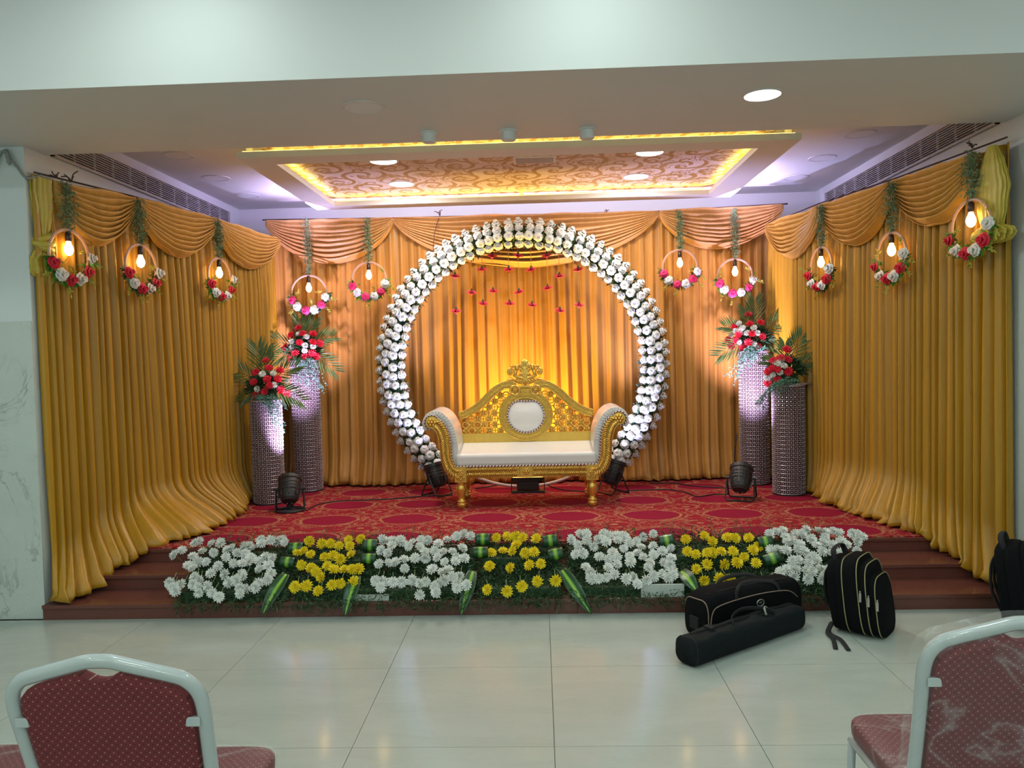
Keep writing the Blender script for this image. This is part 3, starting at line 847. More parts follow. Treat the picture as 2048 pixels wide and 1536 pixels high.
def mum_mesh(mat, seed=0, np_=13):
    rnd = random.Random(seed); mb = MB()
    for ring, (n, L, el) in enumerate([(np_, .98, .02), (np_ - 1, .94, .36), (np_ - 3, .82, .74), (6, .64, 1.15)]):
        for k in range(n):
            a = 2 * PI * (k + .5 * (ring % 2)) / n + rnd.uniform(-.1, .1)
            e = el + rnd.uniform(-.1, .1); l = L * rnd.uniform(.88, 1.06)
            d = Vector((math.cos(a) * math.cos(e), math.sin(a) * math.cos(e), math.sin(e)))
            s = Vector((-math.sin(a), math.cos(a), 0)); up = d.cross(s) * -1
            p = d * .12
            mb.add([p, p + d * l * .62 + s * .17 - up * .02, p + d * l + s * .085, p + d * l - s * .085, p + d * l * .62 - s * .17 - up * .02, p + d * l * .62 + up * .06], [(0, 1, 5), (1, 2, 5), (2, 3, 5), (3, 4, 5), (4, 0, 5)])
    mb.lathe([(.12, -.3), (.4, -.05), (.5, .1)], 8)
    return mb.mesh('mum', mat, False)
def carnation_mesh(mat, seed=0):
    rnd = random.Random(seed); mb = MB()
    for ring, (R, h) in enumerate([(1.0, .15), (.8, .42), (.55, .6), (.3, .7)]):
        n = 22 - 4 * ring
        vs_ = [Vector((0, 0, h - .35))]; fs = []
        for k in range(n):
            a = 2 * PI * k / n + ring
            rr = R * (1 + .12 * (1 if k % 2 else -1)) * rnd.uniform(.9, 1.08)
            vs_.append(Vector((rr * math.cos(a) * .6, rr * math.sin(a) * .6, h - .05 + .06 * (1 if k % 2 else -1))))
            vs_.append(Vector((rr * math.cos(a), rr * math.sin(a), h + .12 * (1 if k % 2 else -1) + rnd.uniform(-.05, .05))))
        for k in range(n):
            l = (k + 1) % n
            fs += [(0, 1 + 2 * k, 1 + 2 * l), (1 + 2 * k, 2 + 2 * k, 2 + 2 * l, 1 + 2 * l)]
        mb.add(vs_, fs)
    mb.lathe([(.14, -.75), (.22, -.35), (.5, -.05)], 8)
    return mb.mesh('carnation', mat, False)
ROSE_W = [rose_mesh('rose_white', k) for k in range(3)]
ROSE_C = [rose_mesh('cream', k) for k in range(2)]
ROSE_P = [rose_mesh('pink', 5 + k) for k in range(2)]
ROSE_R = [rose_mesh('red', 8 + k) for k in range(2)]
MUM_W = [mum_mesh('mum_white', k) for k in range(3)]
MUM_Y = [mum_mesh('mum_yellow', 10 + k) for k in range(3)]
CARN_R = [carnation_mesh('red', k) for k in range(2)]
CARN_C = [carnation_mesh('coral', 4 + k) for k in range(2)]
def rvec(s=1.0): return Vector((random.gauss(0, s), random.gauss(0, s), random.gauss(0, s)))

# ================================================================== flower ring
AC, AR, TUBE = Vector((-.168, 7.45, 1.478)), 1.265, .105
a0, a1 = math.radians(-52), math.radians(232)
t = thing('flower_ring', 'large round arch of white roses on dark greenery behind the sofa', 'flower arch', (AC.x, AC.y, STAGE))
def rp(a, r=AR, dy=0): return Vector((AC.x + r * math.cos(a), AC.y + dy, AC.z + r * math.sin(a)))
part(t, 'ring_frame', MB().tube([rp(a0 + (a1 - a0) * k / 90) for k in range(91)], .085, 10), 'green_dark', True, True)
part(t, 'hoop_pipe', MB().tube([rp(2 * PI * k / 96, 1.172) for k in range(96)], .0155, 8, True), 'cable_white', True, True, label='bare white pipe at the foot of the ring')
mb = MB(); mb2 = MB()
for k in range(7000):
    a = random.uniform(a0, a1); psi = random.uniform(-.35, PI + .35)
    rad = Vector((math.cos(a), 0, math.sin(a))); n = rad * math.cos(psi) + Vector((0, -1, 0)) * math.sin(psi)
    p = rp(a) + n * random.uniform(.07, .115)
    if p.z < STAGE + .02: continue
    d = (n * .9 + rvec(.55)).normalized()
    (mb if k % 4 else mb2).leaf(p, d, rvec(), random.uniform(.03, .065), random.uniform(.008, .016))
part(t, 'foliage', mb, 'green_dark', world=True, kind='stuff')
part(t, 'sprigs', mb2, 'green_fern', world=True, kind='stuff')
for row, (psi, cnt, dr) in enumerate([(22, 66, .126), (69, 65, .124), (105, 64, .124), (149, 61, .122)]):
    for k in range(cnt):
        f = (k + .5 * (row % 2) + random.uniform(-.12, .12)) / cnt
        a = a0 + (a1 - a0) * min(.998, max(.002, f))
        ps = math.radians(psi + random.uniform(-4, 4))
        rad = Vector((math.cos(a), 0, math.sin(a))); n = rad * math.cos(ps) + Vector((0, -1, 0)) * math.sin(ps)
        p = rp(a) + n * dr
        if p.z < STAGE + .05: continue
        nn = (n + Vector((0, -.35, 0)) + rvec(.1)).normalized()
        link('rose', ROSE_W[(k + row) % 3], t, p - Vector(t.location), face(nn), random.uniform(.044, .051))

# pink flower strings inside the ring
strs = [(912, (553, 623)), (943, (586,)), (966, (540, 608)), (986, (513, 583)), (1019, (540, 608)), (1038, (512, 585)), (1064, (540, 611)), (1095, (512, 577)), (1120, (553, 622)), (1158, (540, 611))]
ords = ['first', 'second', 'third', 'fourth', 'fifth', 'sixth', 'seventh', 'eighth', 'ninth', 'tenth']
for i, (px, ys) in enumerate(strs):
    YS = 7.45
    ends = [on_y(px, y, YS) for y in ys]
    x = ends[-1].x
    zt = AC.z + math.sqrt(max(.01, 1.15 ** 2 - (x - AC.x) ** 2))
    s = thing('flower_string', 'thin hanging string with %s coral flower%s, %s from the left inside the ring' % ('two' if len(ys) == 2 else 'one', 's' if len(ys) == 2 else '', ords[i]), 'flower string', (x, YS, zt), group='flower strings inside the ring')
    n = int((zt - ends[-1].z) / .012)
    mb = MB()
    mb.tube([Vector((x, YS, zt)), Vector((x, YS, ends[-1].z))], .0025, 5)
    for q in range(n):
        mb.ball((x, YS, zt - q * .012), .0042, 4, 3)
    part(s, 'bead_string', mb, 'bead_gold', world=True)
    for e in ends:
        p = Vector((x, YS, e.z)) - Vector(s.location)
        fo = link('flower', CARN_C[i % 2], s, p, face(Vector((random.uniform(-.25, .25), -.35, 1))), (.05, .05, .034))
        cal = MB().lathe([(.004, .045), (.011, .03), (.012, .012), (.02, .0)], 8)
        c_ = link('calyx', cal.mesh('calyx', 'green_dark'), s, p)

# ================================================================== hanging hoop lamps
def garland(top, bot, w0, w1, n, mat, seed, off):
    rnd = random.Random(seed); mb = MB(); top, bot = Vector(top), Vector(bot)
    d0 = (bot - top)
    mb.tube([top, top.lerp(bot, .5) + Vector((.008, 0, 0)), bot], .004, 5)
    for k in range(n):
        f = rnd.random()
        w = w0 + (w1 - w0) * abs(2 * f - 1) ** 1.0 if False else interp([(0, w0 * .6), (.25, w0), (.7, w1), (1, w1 * .45)], f)
        p = top.lerp(bot, f) + Vector((rnd.gauss(0, w * .5), rnd.gauss(0, w * .35), rnd.uniform(-.02, .02)))
        d = Vector((rnd.gauss(0, .7), rnd.gauss(0, .5), rnd.uniform(-1.1, .3)))
        mb.leaf(p, d, (rnd.gauss(0, 1), rnd.gauss(0, 1), rnd.gauss(0, 1)), rnd.uniform(.018, .036), rnd.uniform(.006, .011))
    return mb
def hoop_lamp(c, rz, ztop, label, flowers, seed, warm, R=.163, width=(.06, .07)):
    rnd = random.Random(seed)
    h = thing('hoop_lamp', label, 'hanging lamp', c, rz, group='flowered hoop lamps along the curtains')
    part(h, 'hoop', MB().tube([(R * math.cos(a), 0, R * math.sin(a)) for a in [2 * PI * k / 48 for k in range(48)]], .0085, 8, True, flat=1.3, up=(0, 1, 0)), 'hoop', True)
    part(h, 'garland', garland((0, 0, ztop - c[2]), (0.005, 0, R + .005), width[0], width[1], 620, None, seed, 0), 'green_soft', kind='stuff')
    part(h, 'lamp_cord', MB().tube([(0, 0, R), (0, 0, R - .02)], .004, 6), 'socket')
    part(h, 'socket', MB().lathe([(.008, R - .012), (.018, R - .02), (.02, R - .066), (.016, R - .075)], 14), 'socket', True)
    part(h, 'bulb', MB().lathe([(.012, R - .072), (.016, R - .088), (.027, R - .115), (.029, R - .132), (.022, R - .155), (.008, R - .167)], 14), 'bulb', True)
    lv = MB(); sp = MB()
    for k in range(230):
        a = math.radians(rnd.uniform(188, 358)); rad = Vector((math.cos(a), 0, math.sin(a)))
        p = rad * R + Vector((0, rnd.uniform(-.01, .012), 0)); 
        d = rad * rnd.choice((1, 1, 1, -.45)) + Vector((rnd.gauss(0, .6), rnd.gauss(-.2, .4), rnd.gauss(0, .5)))
        lv.leaf(p, d, rvec(), rnd.uniform(.035, .075), rnd.uniform(.012, .022))
    for k in range(7):
        a = math.radians([195, 225, 262, 285, 318, 345, 12][k]); rad = Vector((math.cos(a), 0, math.sin(a)))
        base = rad * R * 1.02; d0 = (rad * (1 if k % 3 else -.3) + Vector((rnd.gauss(0, .3), -.15, rnd.gauss(0, .3)))).normalized()
        for q in range(22):
            p = base + d0 * rnd.uniform(.03, .10)
            sp.leaf(p, d0 + rvec(.6), rvec(), rnd.uniform(.02, .038), rnd.uniform(.007, .012))
    part(h, 'leaves', lv, 'green_bright' if seed % 2 else 'green_fern', kind='stuff')
    part(h, 'sprigs', sp, 'yellow_sprig', kind='stuff')
    for k, (ang, kind) in enumerate(flowers):
        a = math.radians(ang); rad = Vector((math.cos(a), 0, math.sin(a)))
        me = {'w': ROSE_W if not warm else ROSE_C, 'p': ROSE_P, 'r': ROSE_R}[kind][k % 2]
        p = rad * (R + .002) + Vector((0, -.03, 0))
        link('flower', me, h, p, face(Vector((rad.x * .35 + rnd.gauss(0, .12), -1, rad.z * .2 + .15))), rnd.uniform(.042, .049))
    return h
FB1 = [(203, 'p'), (228, 'w'), (259, 'p'), (289, 'w'), (318, 'p'), (345, 'w')]
FB2 = [(200, 'p'), (226, 'w'), (258, 'p'), (288, 'w'), (315, 'p'), (345, 'w')]
FS = [(200, 'r'), (231, 'w'), (262, 'r'), (290, 'w'), (318, 'r'), (349, 'w')]
FS2 = [(203, 'r'), (236, 'w'), (264, 'r'), (292, 'w'), (322, 'r'), (358, 'w')]
rzL, rzR = math.radians(78.9), math.radians(-79.4)
def at_l(y, z): return lpt(y, z, .14)
def at_r(y, z): return rpt(y, z, .14)
hoop_lamp(hit_l(138, 510, .12), rzL, hit_l(130, 365, .12).z, 'hoop lamp with red and white roses on the left curtain, nearest the front', FS2, 1, True)
hoop_lamp(hit_l(282, 534, .12), rzL, hit_l(270, 398, .12).z, 'hoop lamp with red and white roses on the left curtain, middle one', FS, 2, True)
hoop_lamp(hit_l(439, 555, .12), rzL, hit_l(428, 440, .12).z, 'hoop lamp with red and white roses on the left curtain, nearest the corner', FS2, 3, False, width=(.05, .05))
hoop_lamp(Vector((-2.268, 7.60, 2.25)), 0, 2.99, 'hoop lamp with pink and white roses on the back curtain, above the tall left pillar', FB1, 4, False, R=.175, width=(.035, .05))
hoop_lamp(Vector((-1.664, 7.60, 2.365)), 0, 2.98, 'hoop lamp with pink and white roses on the back curtain, left beside the flower ring', FB2, 5, False, R=.17, width=(.035, .05))
hoop_lamp(Vector((1.392, 7.60, 2.40)), 0, 2.95, 'hoop lamp with pink and white roses on the back curtain, right beside the flower ring', FB2, 6, False, R=.168, width=(.04, .04))
hoop_lamp(Vector((1.923, 7.60, 2.30)), 0, 2.96, 'hoop lamp with pink and white roses on the back curtain, above the tall right pillar', FB1, 7, False, R=.168, width=(.04, .05))
hoop_lamp(hit_r(1642, 534, .12), rzR, hit_r(1640, 412, .12).z, 'hoop lamp with red and white roses on the right curtain, nearest the corner', FS, 8, False, width=(.05, .05))
hoop_lamp(hit_r(1783, 511, .12), rzR, hit_r(1783, 365, .12).z, 'hoop lamp with red and white roses on the right curtain, middle one', FS2, 9, True)
hoop_lamp(hit_r(1942, 453, .12), rzR, hit_r(1948, 302, .12).z, 'hoop lamp with red and white roses on the right curtain, nearest the front', FS2, 11, True)

# ================================================================== lattice pillars with flower arrangements
def pillar(x, y, ztop, label, plate=None):
    R = .138; z0 = STAGE + .006; H = ztop - z0
    t = thing('lattice_pillar', label, 'pillar', (x, y, z0), group='crystal lattice pillars')
    part(t, 'core', MB().lathe([(R - .016, .012), (R - .016, H - .01)], 28), 'lattice_core')
    part(t, 'base_ring', MB().lathe([(R - .02, 0), (R + .006, 0), (R + .006, .014), (R - .02, .014)], 32), 'black_metal')
    part(t, 'top_ring', MB().lathe([(R - .03, H - .012), (R + .012, H - .012), (R + .012, H), (R - .03, H)], 32), 'steel_lattice')
    nr = int(round(H / .037)); nc = 24
    mb = MB()
    for k in range(nr + 1):
        z = .015 + (H - .03) * k / nr
        mb.tube([(R * math.cos(2 * PI * j / nc), R * math.sin(2 * PI * j / nc), z) for j in range(nc)], .0035, 4, True)
    part(t, 'lattice_rings', mb, 'steel_lattice', kind='stuff')
    mb = MB()
    for j in range(nc):
        a = 2 * PI * j / nc
        mb.tube([(R * math.cos(a), R * math.sin(a), .012), (R * math.cos(a), R * math.sin(a), H - .01)], .0035, 4)
    part(t, 'lattice_rods', mb, 'steel_lattice', kind='stuff')
    mb = MB()
    for k in range(nr):
        z = .015 + (H - .03) * (k + .5) / nr
        for j in range(nc):
            a = 2 * PI * (j + .5) / nc
            mb.ball((R * math.cos(a), R * math.sin(a), z), .0068, 5, 4)
    part(t, 'crystal_beads', mb, 'crystal', kind='stuff')
    if plate is not None:
        part(t, 'top_plate', MB().lathe([(.13, H), (.15, H + .002), (.15, H + .012), (.13, H + .014)], 32, Matrix.Translation(plate)), 'steel_lattice')
    return t
def palm(base, tip, face_n, mb_r, nl=17, lw=.016, droop=.05):
    base, tip, N = Vector(base), Vector(tip), Vector(face_n).normalized()
    L = (tip - base).length; d = (tip - base).normalized()
    pts = smooth_path([base, base.lerp(tip, .5) + Vector((0, 0, droop * .6)), tip], 6)
    mb_r.tube(pts, [.006 * (1 - .8 * k / (len(pts) - 1)) for k in range(len(pts))], 5)
    s = d.cross(N).normalized()
    for k in range(nl):
        f = .12 + .86 * k / (nl - 1)
        p = pts[min(len(pts) - 1, int(f * (len(pts) - 1)))]
        ll = L * .52 * math.sin(PI * (.18 + .74 * (1 - f))) + .03
        for sg in (-1, 1):
            dd = (d * (.75 + .5 * f) + s * sg * (1.0 - .45 * f) + N * random.uniform(-.05, .25)).normalized()
            mb_r.leaf(p, dd, N + rvec(.1), ll, lw, .2)
def arrangement(px0, base, label, reds, whites, palms, casc, origin, sc):
    """reds, whites in crop pixels"""
    t = thing('flower_arrangement', label, 'flowers', base, group='flower arrangements on the pillars')
    B = Vector(base); C0 = B + Vector((0, -.03, .12))
    fo = MB()
    for k in range(650):
        n = rvec().normalized(); n.z = abs(n.z) - .15
        p = C0 + Vector((n.x * .15, n.y * .10, n.z * .15 - .03)) * random.uniform(.6, 1.0)
        fo.leaf(p, n + rvec(.4), rvec(), random.uniform(.04, .08), random.uniform(.012, .022))
    part(t, 'foliage', fo, 'green_dark', world=True, kind='stuff')
    part(t, 'flower_foam', MB().lathe([(.10, 0), (.11, .03), (.09, .08), (.05, .11)], 14), 'green_dark')
    def place(lst, meshes, name, s0):
        for i, (cx, cy) in enumerate(lst):
            px, py = origin[0] + cx * sc, origin[1] + cy * sc
            q = on_y(px, py, B.y - .06)
            dx, dz = q.x - C0.x, q.z - C0.z
            rr = math.hypot(dx, dz)
            y = B.y - .15 + min(.16, (rr / .22) ** 2 * .14)
            p = on_y(px, py, y)
            nn = (Vector((dx * 2.6, -.55, dz * 2.2 + .25)) + rvec(.1)).normalized()
            link(name, meshes[i % len(meshes)], t, p - B, face(nn), s0 * random.uniform(.92, 1.08))
            st.tube([p - nn * .015, p.lerp(C0, .6)], .0022, 4)
    st = MB()
    place(reds, CARN_R, 'carnation', .038)
    place(whites, MUM_W, 'white_flower', .03)
    part(t, 'stems', st, 'stalk', world=True, kind='stuff')
    for (tx, ty, dy) in palms:
        tip = on_y(tx, ty, B.y + dy)
        d = tip - C0
        mb = MB(); palm(C0 + d * .12, tip, (random.uniform(-.2, .2), -1, .25), mb, 16, .017)
        part(t, 'palm_leaf', mb, 'palm', world=True)
    mb = MB()
    for (sx, sy, dy, n, w) in casc:
        tip = on_y(sx, sy, B.y + dy)
        for q in range(n):
            e = tip + Vector((random.gauss(0, w), random.gauss(0, w * .5), random.gauss(0, w)))
            st_ = B + Vector((random.uniform(-.1, .1), -.12, .03))
            mid = st_.lerp(e, .5) + Vector((0, -.05, .05)); mid.y = min(mid.y, B.y - .155) if abs(e.x - B.x) < .15 else mid.y
            if abs(e.x - B.x) < .15: e.y = min(e.y, B.y - .16)
            pts = smooth_path([st_, mid, e], 7)
            for p in pts:
                for z in range(4):
                    mb.leaf(p, (e - st_).normalized() + rvec(.75), rvec(), random.uniform(.016, .032), random.uniform(.005, .009))
    part(t, 'trailing_fern', mb, 'green_blue', world=True, kind='stuff')
    return t
pillar(-2.505, 6.945, 1.235, 'short crystal lattice pillar on the left, in front of the tall one')
pillar(-2.328, 7.575, 1.585, 'tall crystal lattice pillar on the left side of the stage')
pillar(2.067, 7.510, 1.57, 'tall crystal lattice pillar on the right side of the stage')
pillar(2.212, 6.945, 1.265, 'short crystal lattice pillar on the right, in front of the tall one', Vector((.06, .03, .0)))
O3, S3, O4, S4 = (500, 620), .1172, (1430, 600), .1432
arrangement(0, (-2.328, 7.575, 1.585), 'red and white flowers with palm leaves on the tall left pillar',
            [(825, 310), (700, 430), (900, 405), (1075, 410), (605, 635), (845, 560), (1070, 550), (1190, 570), (770, 730), (690, 830), (940, 785), (1055, 730), (1130, 790)],
            [(828, 410), (962, 460), (715, 540), (720, 635), (940, 605), (935, 695), (1075, 625)],
            [(600, 640, .02), (628, 645, .04), (527, 688, -.02), (553, 722, -.06), (664, 676, .0), (669, 742, -.04)], [(605, 765, -.17, 9, .04), (640, 775, -.10, 8, .03)], O3, S3)
arrangement(0, (-2.505, 6.945, 1.235), 'red and white flowers with palm leaves on the short left pillar',
            [(275, 865), (320, 990), (510, 1030), (100, 1065), (295, 1185), (470, 1180), (65, 1230), (330, 1290), (250, 1395), (520, 1360), (630, 1420), (110, 1450)],
            [(215, 1095), (395, 1085), (620, 1200), (410, 1280), (125, 1350), (650, 1330)],
            [(515, 695, .04), (532, 708, .05), (462, 742, 0), (488, 802, -.04), (592, 735, .02), (600, 802, -.06)], [(548, 810, -.17, 9, .04), (562, 845, -.09, 10, .03)], O3, S3)
arrangement(0, (2.067, 7.51, 1.57), 'red and white flowers with palm leaves on the tall right pillar',
            [(465, 205), (490, 335), (645, 320), (270, 375), (330, 480), (515, 475), (660, 510), (185, 555), (300, 560), (465, 590), (235, 640), (390, 660), (600, 650)],
            [(335, 330), (385, 395), (355, 430), (285, 430), (450, 465), (540, 390), (590, 465), (225, 500), (345, 590), (545, 615)],
            [(1509, 603, .04), (1490, 622, .05), (1572, 641, .0), (1449, 655, 0), (1552, 700, -.06), (1440, 712, -.03)], [(1495, 730, -.17, 8, .04), (1465, 750, -.10, 12, .04)], O4, S4)
arrangement(0, (2.19, 6.945, 1.279), 'red and white flowers with palm leaves on the short right pillar',
            [(1000, 695), (920, 810), (1020, 835), (820, 850), (800, 960), (880, 970), (1025, 1000), (745, 1000), (735, 1150), (870, 1105), (935, 1190)],
            [(930, 830), (880, 890), (960, 920), (850, 870), (910, 1010), (735, 1020), (810, 1045), (730, 1085)],
            [(1604, 674, .05), (1570, 690, .06), (1634, 726, 0), (1588, 775, -.06), (1530, 725, .02)], [(1555, 790, -.17, 8, .03), (1518, 805, -.12, 13, .03)], O4, S4)

# ================================================================== flower beds along the steps
BP0, BP1 = Vector((0, 5.20, .345)), Vector((0, 4.62, .13))
BN = Vector((1, 0, 0)).cross(BP0 - BP1).normalized()
if BN.z < 0: BN = -BN
def bedpt(px, py, lift=0.0):
    return on_plane(px, py, BP0 + BN * lift, BN)
W1 = [(130,400),(195,360),(310,295),(350,285),(463,300),(540,295),(380,370),(480,380),(640,340),(600,355),(688,380),(585,420),(755,325),(800,320),(830,345),(905,300),(900,270),(985,270),(1035,275),(1090,260),(1110,290),(295,415),(335,465),(410,465),(250,495),(290,520),(520,500),(655,475),(735,475),(760,395),(810,430),(795,460),(885,455),(940,415),(1005,430),(965,495),(885,525),(455,565),(580,575),(310,600),(725,570),(740,590),(985,572),(960,625),(680,625),(615,645),(880,650),(850,690),(345,630),(300,665),(340,690),(430,680),(90,650),(115,690),(185,665),(140,720),(345,740),(465,740),(525,775),(715,695),(715,745),(780,700)]
Y1 = [(1330,280),(1225,380),(1280,365),(1340,395),(1440,300),(1515,300),(1595,320),(1680,270),(1690,320),(1790,260),(1705,395),(1465,420),(1540,405),(1605,440),(1260,490),(1345,515),(1490,500),(1550,530),(1390,550),(1640,530),(1710,530),(1765,525),(1435,600),(1205,685),(1305,675),(1530,670),(1605,655),(1725,645),(1410,720)]
W2 = [(110,265),(150,275),(205,270),(195,315),(270,270),(290,300),(345,325),(380,290),(100,360),(160,385),(455,265),(520,270),(445,330),(490,375),(400,430),(495,430),(80,480),(165,470),(230,465),(305,440),(310,520),(610,300),(690,265),(770,235),(835,215),(895,235),(575,365),(650,380),(735,370),(820,340),(600,425),(665,465),(765,420),(760,460),(840,430),(555,530),(640,555),(695,535),(735,595),(800,590),(50,630),(115,640),(95,690),(205,645),(285,640),(380,625),(440,655),(495,640),(620,650),(580,680),(660,625),(775,660),(775,700),(860,670),(445,755),(590,735)]
Y2 = [(1125,245),(1225,240),(1300,235),(1360,245),(1480,255),(1305,310),(1080,380),(1185,365),(1270,370),(1385,385),(1460,375),(1065,500),(1250,515),(1420,490),(1520,480),(1490,635),(1655,630),(1350,680),(1045,710),(1220,725)]
W3 = [(100,265),(180,215),(235,215),(240,270),(160,310),(300,325),(335,265),(380,265),(410,285),(430,230),(390,210),(500,230),(510,270),(565,235),(580,250),(615,295),(680,280),(740,240),(830,215),(830,320),(720,330),(565,345),(140,395),(205,390),(350,415),(470,380),(430,440),(510,420),(430,515),(510,485),(620,410),(630,465),(690,385),(740,420),(835,400),(910,370),(990,340),(800,470),(785,515),(920,470),(990,430),(980,495),(230,510),(270,560),(280,610),(345,610),(410,600),(485,575),(590,615),(650,600),(690,660),(770,630),(835,590),(910,570),(1000,545),(965,605),(1010,580)]
Y3 = [(1120,260),(1285,230),(1355,285),(1490,245),(1560,250),(1680,250),(1765,325),(1715,360),(1135,370),(1210,395),(1310,385),(1355,380),(1435,370),(1540,370),(1640,420),(1745,470),(1310,485),(1460,485),(1575,470),(1215,525),(1285,630),(1420,615),(1515,620),(1825,650)]
W4 = [(810,110),(860,90),(910,80),(930,130),(940,170),(1005,110),(1060,110),(1090,75),(1130,150),(1180,85),(1240,95),(1235,135),(1300,85),(1345,100),(1450,105),(1490,115),(1525,130),(1485,165),(870,225),(935,235),(985,160),(1040,190),(1030,230),(1075,245),(1170,195),(1225,180),(1290,195),(1215,245),(1280,255),(1360,165),(1400,195),(1360,250),(1365,295),(985,320),(1030,315),(1110,310),(1150,280),(1110,335),(1165,310),(890,400),(940,385),(895,455),(995,440),(1010,380),(1100,390),(1140,400),(1105,460),(1200,375),(1260,390),(1310,345),(1340,360),(1240,430),(1210,460),(1480,240),(820,230)]
CS = 460 / 2048
beds = [('w', W1, (320, 1020), CS, (345, 580), 'white chrysanthemum bed at the left end of the steps'),
        ('y', Y1, (320, 1020), CS, (580, 745), 'yellow chrysanthemum bed, leftmost of three on the steps'),
        ('w', W2, (740, 1020), CS, (745, 950), 'white chrysanthemum bed left of the middle yellow bed'),
        ('y', Y2, (740, 1020), CS, (950, 1130), 'yellow chrysanthemum bed in front of the sofa, middle of three'),
        ('w', W3, (1120, 1020), CS, (1135, 1355), 'white chrysanthemum bed right of the middle yellow bed'),
        ('y', Y3, (1120, 1020), CS, (1355, 1545), 'yellow chrysanthemum bed behind the duffel bag, rightmost of three'),
        ('w', W4, (1330, 1040), 530 / 2048, (1540, 1735), 'white chrysanthemum bed behind the backpack at the right end')]
def drac_loop(t, px, py, w, r, tilt=0.0):
    c = bedpt(px, py, .035)
    mb = MB()
    Mx = Matrix.Translation(c - Vector(t.location)) @ Matrix.Rotation(tilt, 4, 'Y') @ Matrix.Rotation(-.25, 4, 'X')
    def fn(u, v):
        a = -PI * .62 + 1.55 * PI * v
        return Mx @ Vector(((u - .5) * w, -math.cos(a) * r * .9, math.sin(a) * r + .012 * v))
    mb.grid(fn, 6, 18, uv=True)
    o = part(t, 'leaf_loop', mb, 'dracaena', True)
    s = o.modifiers.new('solidify', 'SOLIDIFY'); s.thickness = .002
def drac_blade(t, a, b, w, lift0=.03, lift1=.0):
    A = bedpt(a[0], a[1], lift0); B = on_y(b[0], b[1], 4.60)
    B.y = min(4.60, B.y); B.z = max(B.z, .015)
    L = (B - A).length; d = (B - A).normalized(); s = d.cross(Vector((0, -1, .35))).normalized(); up = s.cross(d)
    off = Vector(t.location)
    def fn(u, v):
        ww = w * (math.sin(PI * (.16 + .84 * v)) ** .8) * (1 if v < .98 else .4)
        q = (2 * u - 1)
        p = A + d * L * v + s * q * ww * .5 + up * (abs(q) * .012 + .03 * math.sin(PI * v)) * (1 if up.y < 0 else -1)
        p.z = max(p.z, .004 + .003 * abs(q))
        return p - off
    o = part(t, 'leaf_blade', MB().grid(fn, 6, 16, uv=True), 'dracaena', True)
    sm = o.modifiers.new('solidify', 'SOLIDIFY'); sm.thickness = .0018
BLD = {1: ([(592, 1098, .10, .035, 0), (575, 1126, .095, .03, .1), (741, 1092, .10, .037, 0), (738, 1119, .095, .03, 0)], [((573, 1148), (524, 1232)), ((715, 1152), (690, 1233))]),
       3: ([(966, 1080, .10, .036, 0), (961, 1106, .10, .032, 0), (1101, 1083, .10, .036, -.12), (1112, 1110, .10, .034, -.2)], [((946, 1142), (922, 1239)), ((1124, 1140), (1183, 1233))]),
       5: ([(1333, 1083, .10, .036, -.15), (1530, 1086, .095, .034, -.1), (1545, 1119, .11, .034, -.3)], [((1362, 1142), (1398, 1190)), ((1537, 1150), (1592, 1222))])}
